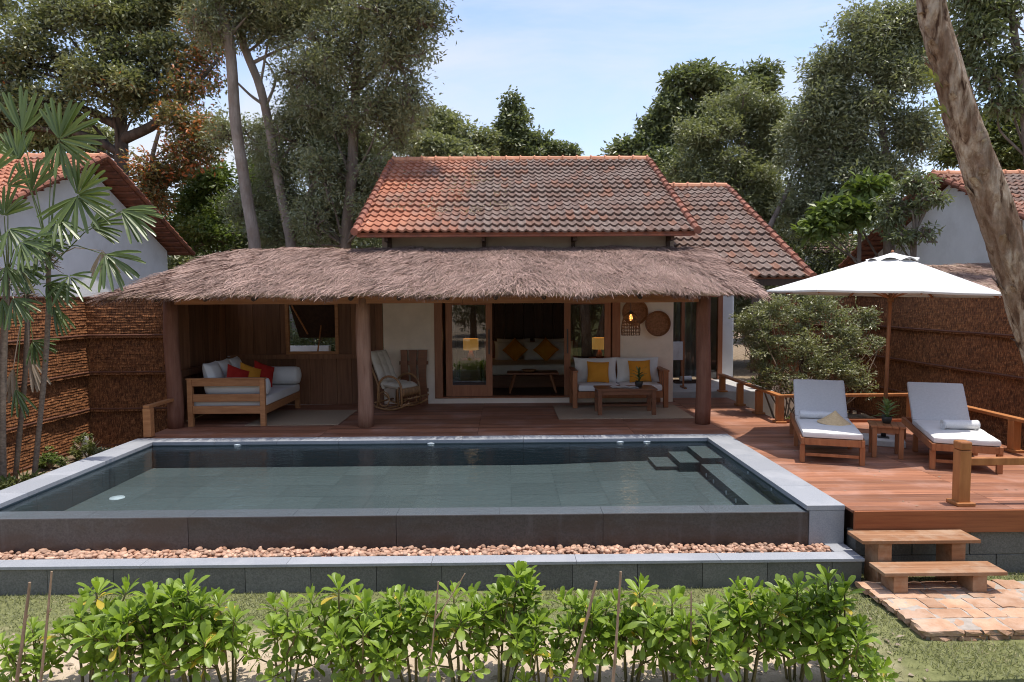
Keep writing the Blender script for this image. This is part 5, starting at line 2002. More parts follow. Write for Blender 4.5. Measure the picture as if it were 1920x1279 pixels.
tree('broad_tree', 'big dark tree with long limbs and rusty right side behind the left house',
     tp((238, 560, 24), (230, 400, 24), (228, 300, 24), (226, 200, 24), (220, 100, 24), (212, 0, 24), (205, -90, 24)),
     [(55, 120, 24, 85, 65), (140, 30, 24, 110, 55), (250, 40, 24.5, 90, 60), (120, 200, 23.5, 95, 45), (205, 165, 23, 70, 45), (290, 130, 24, 65, 65),
      (0, 215, 23.5, 70, 55), (330, 20, 24.5, 90, 50), (20, -30, 25, 90, 60), (180, -60, 25, 160, 60), (260, 200, 24, 55, 30), (190, 100, 23.5, 60, 40), (-70, 120, 24, 70, 90)],
     66000, (0.17, 0.075), M_LF_MIX, M_BARK_DARK, 31, r0=0.32, r1=0.09,
     limbs=[([at(229, 262, 24), at(290, 236, 23.8), at(340, 190, 23.6), at(375, 150, 23.5), at(410, 110, 23.5)], 0.20, 0.05),
            ([at(229, 240, 24), at(160, 205, 23.8), at(80, 170, 23.6), at(0, 150, 23.5)], 0.17, 0.05),
            ([at(226, 180, 24), at(170, 120, 24), at(130, 70, 24)], 0.13, 0.04),
            ([at(229, 290, 24), at(160, 250, 23.6), at(60, 240, 23.4), at(-20, 225, 23.2)], 0.15, 0.05)],
     extra=([(365, 120, 23.6, 45, 50), (390, 60, 23.6, 40, 40), (345, 190, 23.4, 45, 35)], 4000, M_LF_RUST, 'rusty orange leaf sprays on the right limb'))
tree('rust_leaved_tree', 'slim tree with rust orange leaves between the left house and the twin trunks',
     tp((290, 470, 22.5), (287, 380, 22.5), (283, 300, 22.5), (300, 240, 22.5)),
     [(352, 242, 22.5, 48, 38), (390, 262, 22.3, 28, 30), (300, 320, 22.5, 55, 34), (350, 300, 22.3, 40, 28), (275, 372, 22.5, 50, 30)],
     9000, (0.16, 0.075), M_LF_RUST, M_BARK_MID, 32, r0=0.14, r1=0.05)
tree('pale_trunk_tree', 'tall tree with bare pale trunk, straighter of the twin trunks left of the roof',
     tp((480, 462, 19), (468, 400, 19), (452, 300, 19), (440, 220, 19), (435, 130, 19), (430, 70, 19), (408, 0, 19), (400, -60, 19)),
     [(400, -30, 19, 75, 45), (450, 40, 19.3, 60, 35), (385, 50, 18.8, 40, 40), (500, 5, 19.2, 60, 45)],
     15000, (0.13, 0.045), M_LF_GREY, M_BARK_PALE, 33, r0=0.175, r1=0.12)
tree('pale_trunk_tree', 'tall tree with bare pale trunk, more bent of the twin trunks left of the roof',
     tp((548, 458, 19.6), (532, 390, 19.6), (513, 290, 19.6), (506, 240, 19.6), (488, 160, 19.6), (462, 100, 19.6), (448, 60, 19.6), (452, 0, 19.6)),
     [(540, 60, 19.6, 55, 45), (575, 5, 19.6, 70, 45), (505, -50, 19.6, 60, 40)],
     11000, (0.13, 0.045), M_LF_GREY, M_BARK_PALE, 34, r0=0.16, r1=0.09,
     limbs=[([at(500, 200, 19.6), at(470, 180, 19.4), at(440, 150, 19.4), at(425, 140, 19.4)], 0.05, 0.015),
            ([at(498, 200, 19.6), at(520, 150, 19.6), at(500, 115, 19.6), at(480, 105, 19.5)], 0.05, 0.012),
            ([at(507, 230, 19.6), at(545, 215, 19.8), at(570, 170, 20)], 0.05, 0.015),
            ([at(470, 120, 19.6), at(520, 95, 19.6), at(560, 80, 19.6)], 0.06, 0.02)])
tree('tall_dense_tree', 'tall dense grey green tree overhanging the left end of the villa roof',
     tp((645, 462, 18.6), (660, 340, 18.6), (663, 240, 18.6), (668, 150, 18.4), (676, 80, 18.2), (690, 0, 18), (695, -60, 18)),
     [(705, 30, 17, 95, 65), (640, 90, 18, 90, 70), (575, 140, 19, 55, 75), (745, 120, 17.2, 60, 55), (788, 40, 16.6, 42, 50), (620, 215, 19, 80, 65), (715, 210, 18, 65, 60),
      (560, 270, 19.8, 55, 70), (640, 310, 19.6, 80, 60), (590, 385, 20, 75, 55), (700, 330, 19.4, 55, 60), (700, 410, 19.5, 45, 45), (510, 330, 20.5, 45, 70),
      (470, 395, 21, 50, 45), (640, 430, 20, 60, 40), (600, 330, 18.2, 40, 50), (590, 420, 18.3, 36, 34), (715, 330, 18.0, 34, 40), (700, 400, 18.0, 30, 34), (540, 430, 20.5, 70, 40), (690, 300, 19.8, 60, 70), (600, 240, 20.5, 70, 80), (490, 270, 21, 40, 50), (745, 250, 18.5, 40, 40), (620, -30, 18, 120, 50), (770, -30, 17, 70, 50), (838, -62, 16.8, 52, 36), (770, 180, 17.4, 35, 45), (420, 250, 21, 30, 40)],
     105000, (0.125, 0.045), M_LF_GREY, M_BARK_MID, 35, r0=0.17, r1=0.08, rng_r=(0, 0.9),
     limbs=[([at(664, 260, 18.6), at(610, 190, 18.8), at(570, 110, 19)], 0.09, 0.03), ([at(668, 170, 18.4), at(730, 110, 17.6), at(780, 60, 16.8)], 0.09, 0.03),
            ([at(600, 440, 20), at(585, 330, 20), at(560, 240, 20), at(540, 130, 20)], 0.11, 0.04)])
tree('olive_tree', 'rounded olive green tree just left of the roof ridge centre', tp((830, 330, 36), (830, 290, 36)),
     [(830, 245, 36, 58, 36), (785, 262, 35, 45, 40), (885, 268, 36, 45, 34), (845, 285, 35, 80, 22)], 20000, (0.24, 0.11), M_LF_OLIVE, M_BARK_MID, 36, r0=0.2, csize=0.5)
tree('pointed_tree', 'small pointed tree rising over the middle of the villa ridge', tp((962, 330, 38), (962, 270, 38), (961, 200, 38)),
     [(961, 200, 38, 15, 20), (962, 232, 38, 26, 22), (945, 265, 38, 34, 22), (990, 262, 38, 32, 24), (970, 285, 38, 60, 20)], 13000, (0.25, 0.12), M_LF_DARK, M_BARK_MID, 37, r0=0.2, csize=0.45)
tree('low_round_tree', 'low dark rounded tree top beside the pointed tree above the ridge', tp((1042, 330, 38), (1042, 300, 38)),
     [(1035, 284, 38, 30, 14), (1062, 288, 38, 14, 10)], 3600, (0.25, 0.12), M_LF_DARK, M_BARK_MID, 38, r0=0.15, csize=0.45)
tree('broad_crowned_tree', 'dark broad-leaved tree with stacked rounded crowns behind the roof end',
     tp((1300, 420, 32), (1300, 300, 32), (1310, 200, 32)),
     [(1335, 158, 32, 45, 34), (1275, 160, 32, 22, 22), (1250, 210, 32, 28, 30), (1238, 255, 32, 32, 30), (1182, 278, 32, 36, 20), (1222, 290, 32, 40, 22), (1425, 138, 33, 24, 14), (1300, 230, 32.5, 50, 50), (1240, 330, 31, 40, 40), (1390, 180, 33, 50, 30)],
     32000, (0.27, 0.12), M_LF_DARK, M_BARK_DARK, 39, r0=0.3, csize=0.5)
tree('willowy_tree', 'broad grey green willowy tree behind the annex roof', tp((1420, 470, 23), (1425, 400, 23), (1400, 320, 23.5), (1390, 250, 24)),
     [(1385, 215, 24, 60, 42), (1330, 270, 23.6, 52, 52), (1425, 280, 24, 62, 62), (1300, 340, 23.4, 42, 50), (1385, 350, 23.4, 80, 52), (1460, 230, 24, 36, 40), (1340, 410, 23, 70, 40), (1450, 390, 23, 50, 50)],
     56000, (0.16, 0.055), M_LF_OLIVE, M_BARK_MID, 40, r0=0.18, rng_r=(0, 0.85),
     limbs=[([at(1430, 465, 20.5), at(1445, 420, 20.5), at(1472, 370, 20.7), at(1485, 330, 21)], 0.10, 0.05)])
tree('tall_leafy_tree', 'tallest leafy tree on the right, above the parasol', tp((1668, 520, 19.5), (1665, 400, 19.5), (1662, 300, 19.7), (1650, 200, 20), (1640, 90, 20)),
     [(1645, 60, 20, 75, 50), (1575, 130, 20, 55, 60), (1690, 140, 20, 70, 70), (1540, 210, 20, 45, 55), (1610, 220, 20, 70, 50), (1575, 300, 20, 70, 60), (1510, 290, 20.5, 45, 60),
      (1655, 330, 19.6, 75, 42), (1545, 385, 20, 60, 45), (1720, 250, 19.6, 40, 60), (1715, 60, 20, 55, 50), (1600, 400, 20, 60, 35), (1500, 400, 20.5, 45, 50)],
     76000, (0.145, 0.053), M_LF_GREY, M_BARK_MID, 41, r0=0.17, r1=0.07,
     limbs=[([at(1663, 420, 19.5), at(1625, 350, 19.8), at(1605, 290, 20)], 0.10, 0.04)])
tree('sparse_branch_tree', 'open large-leaved tree at the top right edge beyond the leaning trunk', tp((1945, 480, 14), (1930, 300, 14), (1915, 150, 14), (1900, 50, 14), (1888, -40, 14)),
     [(1835, 60, 14, 40, 50), (1880, 20, 14, 45, 35), (1850, 150, 14, 36, 28), (1898, 110, 14, 26, 34), (1900, 185, 14, 25, 22), (1820, 110, 14.4, 25, 36), (1830, -20, 14, 60, 40), (1870, 200, 14, 30, 16)],
     6200, (0.15, 0.055), M_LF_DARK, M_BARK_MID, 42, r0=0.12, r1=0.05, csize=0.30, droop=0.7)
tree('olive_tree', 'yellowish olive tree filling the gap right of the leaning trunk', tp((1880, 420, 25), (1880, 330, 25)),
     [(1880, 280, 25, 60, 45), (1840, 240, 25, 40, 35), (1930, 240, 25, 45, 50), (1800, 290, 25, 40, 40)], 17000, (0.19, 0.08), M_LF_YEL, M_BARK_MID, 43, r0=0.2)
tree('slender_tree', 'slender small tree in front of the right house gable', tp((1712, 495, 15.2), (1714, 440, 15.2), (1722, 380, 15.2), (1728, 330, 15.2)),
     [(1722, 345, 15.2, 42, 20), (1745, 375, 15, 34, 14), (1700, 395, 15.2, 30, 22), (1690, 445, 15.2, 22, 22), (1740, 440, 15, 16, 18), (1670, 400, 15.4, 24, 40)],
     2600, (0.14, 0.05), M_LF_DARK, M_BARK_MID, 44, r0=0.075, r1=0.03, csize=0.2, droop=0.5)
tree('fresh_leaved_tree', 'bright green broad-leaved young tree under the tall tree on the right', tp((1610, 500, 18), (1612, 440, 18), (1615, 380, 18)),
     [(1632, 350, 18, 22, 16), (1565, 398, 18, 24, 14), (1612, 400, 17.8, 30, 18), (1540, 425, 18, 30, 18)], 1700, (0.26, 0.15), M_LF_FRESH, M_BARK_MID, 45, r0=0.07, r1=0.03, csize=0.3)
tree('pale_green_tree', 'pale green tree behind the ridge of the left house', tp((60, 420, 30), (60, 330, 30)),
     [(40, 262, 30, 75, 36), (120, 250, 30, 50, 36), (180, 268, 30, 40, 26), (-30, 240, 30, 50, 50)], 17000, (0.22, 0.09), M_LF_OLIVE, M_BARK_MID, 46, r0=0.2)
tree('fresh_leaved_tree', 'bright green bushy tree behind the pale twin trunks', tp((420, 500, 25), (420, 420, 25)),
     [(400, 350, 25, 50, 45), (440, 410, 24, 50, 40), (360, 400, 25, 50, 45), (330, 440, 24.5, 55, 30), (490, 330, 25, 40, 50), (400, 445, 23.5, 80, 25)], 21000, (0.17, 0.08), M_LF_FRESH, M_BARK_MID, 47, r0=0.15, csize=0.4, rng_r=(0, 0.8))

# generic wood behind everything: each its own tree, sharing four meshes
FWD = 'trees of the far wood behind the houses'
protos = []
for k, (mat, hh, lf) in enumerate(((M_LF_DARK, 8.0, (0.28, 0.13)), (M_LF_OLIVE, 7.0, (0.28, 0.12)), (M_LF_FRESH, 5.5, (0.26, 0.13)), (M_LF_GREY, 9.0, (0.26, 0.10)))):
    rng_ = np.random.default_rng(60 + k)
    t = thing('wood_tree', 'x', 'tree', (0, 0, -0.46), 0, FWD)
    tm = MB()
    limb(tm, [(0, 0, 0), (0.1, 0.05, hh * 0.4), (0.0, 0.1, hh * 0.8)], 0.22, 0.06)
    cl = [((0.15 * hh * math.cos(a) * q, 0.15 * hh * math.sin(a) * q, hh * z), (hh * s, hh * s, hh * s * 0.8)) for a, q, z, s in
          ((0, 1.2, 0.45, 0.22), (2.1, 1.2, 0.5, 0.22), (4.2, 1.2, 0.42, 0.22), (1, 0.8, 0.72, 0.2), (3.6, 0.8, 0.75, 0.19), (0, 0, 0.88, 0.15), (5.3, 1.0, 0.25, 0.2), (2.8, 1.0, 0.22, 0.2))]
    fm = MB()
    foliage(fm, cl, 13000, lf, rng_, 0.5)
    tm.build('trunk', M_BARK_MID, t, smooth=True)
    fm.build('crown', mat, t)
    protos.append(t)
spots = [  # px at distance, distance, prototype, scale, label
    (330, 30, 1, 0.95, 'olive wood tree low behind the rust leaved tree'), (455, 32, 0, 0.9, 'dark wood tree between the left house roof and the twin trunks'),
    (560, 29, 3, 0.8, 'grey green wood tree low behind the bent pale trunk'), (640, 30, 0, 0.95, 'dark wood tree low behind the tall dense tree'),
    (735, 30, 3, 0.85, 'grey green wood tree just left of the villa roof verge'), (1180, 44, 1, 0.75, 'olive wood tree far behind the right end of the ridge'),
    (1290, 27, 0, 0.7, 'dark wood tree low over the annex ridge'), (1480, 26, 0, 0.72, 'dark wood tree low behind the willowy tree'),
    (1560, 26, 3, 0.72, 'grey green wood tree low under the tallest right tree'), (1640, 24, 0, 0.62, 'dark wood tree low left of the slender tree'),
    (1760, 30, 1, 0.85, 'olive wood tree behind the ridge of the right house'), (1960, 34, 3, 0.9, 'grey green wood tree at the far right edge'),
    (-30, 34, 0, 1.1, 'dark wood tree at the far left edge'), (130, 36, 3, 1.0, 'grey green wood tree behind the big dark tree'),
    (240, 34, 2, 1.0, 'fresh green wood tree behind the left house gable'), (600, 25.5, 0, 0.8, 'dark wood tree filling in under the tall dense tree'), (680, 26.5, 3, 0.78, 'grey green wood tree between the tall trunk and the villa verge'), (520, 24.5, 3, 0.72, 'grey green wood tree directly behind the bent pale trunk'), (1350, 25.5, 3, 0.66, 'grey green wood tree just over the right end of the annex ridge'), (1700, 26, 0, 0.68, 'dark wood tree left of the right house gable'), (1080, 52, 2, 0.8, 'fresh green wood tree far behind the ridge middle'),
    (900, 50, 1, 0.95, 'olive wood tree far behind the pointed tree'), (1400, 40, 0, 0.95, 'dark wood tree behind the willowy tree crown')]
first = {}
rgg = np.random.default_rng(77)
for px, d_, k, s, lb in spots:
    c = at(px, 500, d_)
    loc = (c[0], d_, -0.46)
    rz = rgg.uniform(0, 6.28)
    if k not in first:
        t = protos[k]
        first[k] = t
        t.location = loc
        t.rotation_euler = (0, 0, rz)
        t.scale = (s, s, s)
        t['label'] = lb
    else:
        dup(first[k], loc, rz, lb, s)
# trees on the garden side, mirrored in the door panes and the pool
for x, y_, k, s, lb in ((-7.5, -9, 0, 1.05, 'dark tree standing in the garden, mirrored in the left glass door'), (-2.0, -15, 3, 1.1, 'grey green tree standing in the garden, mirrored in the left glass door'),
                        (4.0, -14, 0, 1.1, 'dark tree standing in the garden, mirrored in the right glass pane'), (10.5, -10, 3, 1.0, 'grey green tree standing in the garden, mirrored in the right glass pane'),
                        (7.2, -6.0, 2, 0.55, 'fresh green bush standing in the garden, mirrored in the right glass pane'), (-13, -16, 1, 1.2, 'olive tree standing in the far left garden'),
                        (17, -16, 1, 1.2, 'olive tree standing in the far right garden'), (1.0, -24, 0, 1.4, 'dark tree standing farthest back in the garden')):
    dup(first[k], (x, y_, -0.66), rgg.uniform(0, 6.28), lb, s, 'garden trees mirrored in the glass doors')
gt = thing('paperbark', 'pale forked paperbark trunk mirrored in the right glass pane', 'tree', (3.7, -3.4, -0.66))
tm = MB()
limb(tm, [(3.7, -3.4, -0.66), (3.65, -3.4, 1.0), (3.5, -3.4, 2.8), (3.4, -3.4, 5.0)], 0.26, 0.15, 12, 0.15)
limb(tm, [(4.1, -3.3, -0.66), (4.4, -3.3, 1.0), (4.9, -3.2, 2.8), (5.4, -3.2, 5.0)], 0.22, 0.13, 12, 0.15)
tm.build('trunk', M_PAPERBARK, gt, True, smooth=True)
fm = MB()
foliage(fm, [((3.4, -3.6, 5.6), (1.3, 1.1, 0.9)), ((5.5, -3.4, 5.6), (1.2, 1.0, 0.9))], 5000, (0.13, 0.05), np.random.default_rng(5))
fm.build('crown', M_LF_GREY, gt, True)

# ---------------------------------------------------------------- leaning paperbark in front, right
pb = thing('paperbark_tree', 'leaning paperbark trunk with peeling bark close on the right', 'tree', (4.45, 4.6, -0.66))
pts = [(4.42, 4.6, -0.70), (4.20, 4.6, 0.2), (3.90, 4.6, 1.1), (3.62, 4.6, 1.79), (3.49, 4.6, 2.16), (3.355, 4.6, 2.51), (3.225, 4.6, 2.87), (3.05, 4.6, 3.29), (2.925, 4.6, 3.64), (2.80, 4.6, 4.05), (2.74, 4.5, 4.7), (2.75, 4.2, 5.6)]
P = np.array(pts)
t = np.linspace(0, len(P) - 1, 90)
Q = np.stack([np.interp(t, np.arange(len(P)), P[:, i]) for i in range(3)], -1)
for _ in range(5):
    Q[1:-1] = (Q[:-2] + 2 * Q[1:-1] + Q[2:]) / 4
rads = np.interp(Q[:, 2], [-0.7, 0.5, 1.8, 2.9, 4.05, 5.6], [0.165, 0.135, 0.111, 0.101, 0.079, 0.066])
k = 40
T = nrm(np.gradient(Q, axis=0))
sx = nrm(np.cross(T, (0, 1.0, 0)))
sy = np.cross(sx, T)
aa = np.linspace(0, 2 * math.pi, k, endpoint=False)
hh = Q[:, 2][:, None]
ridge = 0.045 * np.sin(3 * aa + 2.2 * hh) + 0.035 * np.sin(7 * aa - 5 * hh) + 0.03 * np.sin(5 * aa + 11 * hh) * np.sin(2 * hh)
step_ = 0.05 * (np.sin(4 * aa + 9 * hh + 1.5 * np.sin(6 * hh)) > 0.45) + 0.045 * (np.sin(2 * aa - 7 * hh + 2 * np.sin(3 * hh + aa)) > 0.6)
rr = rads[:, None] * (1 + ridge + step_ + 0.02 * RNG.normal(size=(90, k)))
V = Q[:, None, :] + (np.cos(aa) * rr)[..., None] * sx[:, None, :] + (np.sin(aa) * rr)[..., None] * sy[:, None, :]
mb = MB()
G = np.concatenate([V, V[:, :1]], 1)
mb.grid(G, 0.5)
rgg = np.random.default_rng(15)
for i in range(46):                       # loose flakes of bark
    z = rgg.uniform(1.7, 4.1)
    j = int(np.argmin(np.abs(Q[:, 2] - z)))
    a = rgg.uniform(-math.pi, math.pi)
    nv_ = math.cos(a) * sx[j] + math.sin(a) * sy[j]
    tv = -math.sin(a) * sx[j] + math.cos(a) * sy[j]
    c = Q[j] + nv_ * rads[j] * 1.03
    wv, lv = rgg.uniform(0.012, 0.035), rgg.uniform(0.03, 0.10)
    rows_ = []
    for q in np.linspace(0, 1, 4):
        pp = c + T[j] * lv * (q - 0.5) + nv_ * (0.004 + 0.03 * q * q * rgg.uniform(0.3, 1))
        rows_.append(np.stack([pp - tv * wv * (1 - 0.4 * q), pp + nv_ * 0.004, pp + tv * wv * (1 - 0.5 * q)]))
    mb.grid(np.stack(rows_), rgg.random())
mb.build('trunk', M_PAPERBARK, pb, True, smooth=True)
for base, nn in (((2.845, 4.53, 3.50), 8), ((2.90, 4.53, 3.30), 6)):
    base = np.array(base)
    mb = MB()
    d0 = np.array((-0.09, -0.03, 0.05))
    mb.tube([base + (0.07, 0.06, -0.03), base, base + d0], 0.003, 5)
    for i in range(nn):
        q = i / nn
        a = i * 2.3
        D = nrm(np.array((-0.8 + 0.3 * math.cos(a), 0.4 * math.sin(a) - 0.2, 0.45 * math.cos(a * 1.7) + 0.2)))
        c = base + d0 * q
        s = nrm(np.cross(D, (0.2, 1, 0.3)))
        rows_ = [np.stack([c + D * 0.075 * t_ - s * w_, c + D * 0.075 * t_ + (0, 0.003, 0), c + D * 0.075 * t_ + s * w_]) for t_, w_ in ((0, 0.002), (0.3, 0.010), (0.6, 0.011), (1, 0.001))]
        mb.grid(np.stack(rows_), 0.7 + 0.3 * RNG.random())
    mb.build('leaf_sprig', M_LF_YEL, pb, True)
fm = MB()
foliage(fm, [((2.7, 3.2, 6.6), (1.0, 0.8, 0.8)), ((3.6, 2.9, 6.9), (0.9, 0.8, 0.7))], 3500, (0.10, 0.035), np.random.default_rng(5))
tm2 = MB()
limb(tm2, [(2.75, 4.2, 5.6), (2.72, 3.7, 6.1), (2.7, 3.2, 6.6)], 0.075, 0.02)
limb(tm2, [(2.75, 4.2, 5.6), (3.1, 3.5, 6.2), (3.6, 2.9, 6.9)], 0.06, 0.02)
tm2.build('branch', M_PAPERBARK, pb, True)
fm.build('crown', M_LF_GREY, pb, True)

# ---------------------------------------------------------------- bush by the railing
bush = thing('bush', 'wide twiggy bush with small pale leaves behind the deck railing', 'bush', (5.5, 12.6, -0.44))
rng = np.random.default_rng(17)
tm = MB()
fm = MB()
cl = []
for px, py, yy, rx, ry in ((1420, 600, 12.3, 40, 35), (1470, 590, 12.5, 55, 35), (1540, 590, 12.6, 60, 36), (1590, 640, 12.4, 50, 40), (1500, 650, 12.2, 70, 40), (1430, 660, 12.2, 45, 40), (1560, 690, 12.1, 60, 36),
                           (1470, 710, 12.0, 50, 30), (1620, 600, 12.6, 30, 26), (1630, 650, 12.3, 22, 18), (1520, 560, 12.9, 60, 16), (1400, 625, 12.4, 26, 20), (1610, 720, 12.0, 32, 26)):
    s = yy / 1280
    cl.append((at(px, py, yy), (rx * s, (rx + ry) * 0.4 * s, ry * s)))
foliage(fm, cl, 19000, (0.064, 0.028), rng, 0.095, shell=1.9, droop=-0.1, nsub=26)
for i in range(46):
    a = rng.uniform(0, 6.28)
    b0 = np.array((5.35 + 0.35 * math.cos(a), 12.35 + 0.2 * math.sin(a), -0.44))
    c, rad = cl[rng.integers(0, len(cl))]
    e = np.asarray(c) + nrm(rng.normal(size=3)) * np.asarray(rad) * 1.0
    m_ = b0 + (e - b0) * 0.55 + rng.normal(0, 0.12, 3) + (0, 0, 0.12)
    limb(tm, [b0, m_, e], rng.uniform(0.010, 0.022), 0.004, 5)
    for q in range(4):
        f_ = m_ + (e - m_) * rng.uniform(0, 1)
        limb(tm, [f_, f_ + nrm(rng.normal(size=3) + (0, -0.2, 0.3)) * rng.uniform(0.12, 0.4)], 0.006, 0.003, 4)
tm.build('stems', M_TWIG, bush, True)
fm.build('foliage', M_LF_BUSH, bush, True)

# low undergrowth beyond the annex and along the left fence
def shrub(label, c, r, h, n, leaf, mat, seed, name='shrub'):
    rg = np.random.default_rng(seed)
    t = thing(name, label, 'shrub', c)
    tm, fm = MB(), MB()
    for i in range(9):
        a = rg.uniform(0, 6.28)
        e = np.array((r * 0.7 * math.cos(a), r * 0.7 * math.sin(a), h * rg.uniform(0.5, 0.95)))
        tm.tube(np.stack([np.zeros(3), e * (0.4, 0.4, 0.6), e]), [0.012, 0.009, 0.004], 5)
    foliage(fm, [((0, 0, h * 0.6), (r, r, h * 0.42)), ((r * 0.4, -r * 0.2, h * 0.4), (r * 0.7, r * 0.7, h * 0.3)), ((-r * 0.4, 0, h * 0.35), (r * 0.6, r * 0.6, h * 0.3))], n, leaf, rg, r * 0.16)
    tm.build('stems', M_TWIG, t)
    fm.build('foliage', mat, t)
    return t


for i, (px, d_, r_, h_, mt, lb) in enumerate(((1530, 17.0, 1.0, 3.3, M_LF_DARK, 'dark glossy shrub above the right end of the annex eave'), (1590, 16.4, 0.9, 2.9, M_LF_OLIVE, 'olive shrub between the annex roof and parasol top'),
                                              (1480, 16.6, 0.8, 2.2, M_LF_FRESH, 'fresh green shrub under the corner of the annex eave'), (1640, 17, 1.0, 3.0, M_LF_DARK, 'dark shrub behind the top of the parasol'),
                                              (395, 18.5, 1.3, 3.6, M_LF_DARK, 'dark shrub behind the top edge of the thatch, left'), (585, 18.0, 1.3, 3.7, M_LF_DARK, 'dark shrub behind the thatch between the trunks'),
                                              (700, 17.0, 0.8, 3.4, M_LF_OLIVE, 'olive shrub behind the thatch next to the villa wall'), (500, 20, 1.0, 3.3, M_LF_FRESH, 'fresh green shrub below the tiny hut'),
                                              (560, 19.0, 1.0, 1.4, M_LF_YEL, 'yellow green shrub outside the small veranda window'))):
    c = at(px, 500, d_)
    shrub(lb, (c[0], d_, -0.45), r_, h_, 4200, (0.12, 0.06), mt, 90 + i)
for i, (x, y_, r_, h_, mt, lb) in enumerate(((-6.75, 10.95, 0.26, 0.42, M_LF_YEL, 'yellowish small shrub at the foot of the left fence corner'), (-6.95, 10.35, 0.22, 0.30, M_LF_FRESH, 'small green shrub along the foot of the left fence'),
                                            (-6.55, 9.0, 0.25, 0.26, M_LF_YEL, 'low yellow green plant beside the pool coping under the palms'), (-6.9, 8.5, 0.3, 0.34, M_LF_FRESH, 'low green plant at the left picture edge under the palms'),
                                            (-6.3, 10.75, 0.16, 0.22, M_LF_OLIVE, 'tiny olive plant next to the concrete stub'),
                                            (5.2, 11.85, 0.3, 0.5, M_LF_FRESH, 'fresh green shrub low behind the railing left of the loungers'), (6.35, 12.1, 0.25, 0.3, M_LF_OLIVE, 'olive ground shrub behind the railing between the loungers'))):
    shrub(lb, (x, y_, -0.45), r_, h_, 900, (0.06, 0.028), mt, 120 + i)

# ---------------------------------------------------------------- fan palms, left
rngp = np.random.default_rng(23)


def fan(mb, c, up, nrm_dir, R, arc, nseg, droop, seed, w=0.029):
    """fan leaf: folded ribbons radiating from c in the plane of up / side"""
    rg = np.random.default_rng(seed)
    up = nrm(np.array(up, float))
    n = nrm(np.array(nrm_dir, float))
    side = nrm(np.cross(up, n))
    n = np.cross(side, up)
    for i in range(nseg):
        a = -arc / 2 + arc * i / (nseg - 1) + rg.normal(0, 0.05)
        d = up * math.cos(a) + side * math.sin(a)
        s = np.cross(n, d)
        ln = R * (0.80 + 0.2 * math.cos(a * 0.9)) * rg.uniform(0.88, 1.06)
        rows_ = []
        for q, ww in ((0.04, 0.25), (0.3, 0.85), (0.62, 1.0), (0.9, 0.8), (1.0, 0.45)):
            p_ = c + d * ln * q + np.array((0, 0, -1.0)) * droop * ln * q ** 2.4 + n * 0.02 * math.sin(i * 1.7)
            wv = w * ww * R / 0.6
            rows_.append(np.stack([p_ - s * wv + n * wv * 0.35, p_ - n * wv * 0.15, p_ + s * wv + n * wv * 0.35]))
        mb.grid(np.stack(rows_), min(0.99, 0.25 + 0.6 * rg.random() + (0.2 if rg.random() < 0.03 else 0)))


def palm(label, stem, fans, seed, r=0.035):
    stem = np.asarray(stem, float)
    t = thing('fan_palm', label, 'palm', tuple(stem[0]), 0, 'fan palms beside the pool')
    mb = MB()
    limb(mb, stem, r, r * 0.9, 9, 0.12)
    for i in range(60):                     # fibres and old leaf bases near the top
        q = rngp.uniform(0.6, 1)
        k_ = stem[-1] * q + stem[-2] * (1 - q)
        d = nrm(rngp.normal(size=3) + (0, 0, 0.6))
        mb.tube([k_, k_ + d * 0.08, k_ + d * 0.18 + (0, 0, -0.05)], [0.008, 0.006, 0.003], 4)
    mb.build('stem', M_PALMSTEM, t, True, smooth=True)
    for j, (px, py, yy, ux, uz, uy, R, arc, nseg, dr, mt) in enumerate(fans):
        c = at(px, py, yy)
        m2 = MB()
        b0 = stem[-1] - (0, 0, 0.12 * (j % 3))
        mid = (b0 + c) / 2 + np.array((0, 0, 0.10))
        m2.tube(np.stack([b0, mid, c]), [0.009, 0.007, 0.005], 6, r=0.6)
        fan(m2, c, (ux, uy, uz), (0.15, -1, 0.45), R, arc, nseg, dr, seed + j)
        m2.build('frond', mt, t, True)
    return t


G_, D_ = M_LF_PALM, M_LF_DRY
palm('tallest fan palm with upright fans above the left house roof', [at(62, 900, 9.4) * (1, 1, 0) + (0, 0, -0.45), at(78, 760, 9.4), at(88, 650, 9.4), at(92, 560, 9.4), at(90, 470, 9.4)],
     [(42, 250, 9.4, 0.10, 1.0, 0.1, 0.62, 1.5, 9, 0.0, G_), (112, 262, 9.3, 0.62, 0.75, 0.0, 0.68, 2.7, 14, 0.10, G_), (112, 268, 9.3, 0.25, -1.0, -0.2, 0.50, 1.7, 7, 0.05, G_),
      (146, 366, 9.2, 0.55, 0.62, -0.2, 0.62, 2.3, 13, 0.10, G_), (146, 368, 9.2, 0.10, -1.0, -0.3, 0.56, 2.4, 12, 0.10, G_), (228, 396, 9.1, 1.0, -0.35, -0.2, 0.52, 1.5, 12, 0.22, G_),
      (60, 360, 9.3, 0.2, 1.0, 0.0, 0.48, 1.4, 9, 0.05, G_), (95, 330, 9.5, 0.3, 1.0, 0.0, 0.42, 0.9, 6, 0.05, G_), (70, 455, 9.2, 0.75, -0.5, -0.4, 0.48, 2.2, 13, 0.14, G_), (35, 300, 9.5, -0.3, 0.9, 0.1, 0.5, 1.6, 11, 0.05, G_), (170, 425, 9.5, 0.8, 0.25, 0.2, 0.46, 1.8, 11, 0.12, G_), (110, 410, 9.1, 0.2, -0.9, -0.5, 0.42, 1.9, 11, 0.1, G_), (198, 478, 9.1, 0.85, -0.75, -0.3, 0.52, 2.1, 12, 0.15, G_), (192, 470, 9.2, 0.0, -1.0, 0.1, 0.34, 1.3, 7, 0.1, D_)], 200)
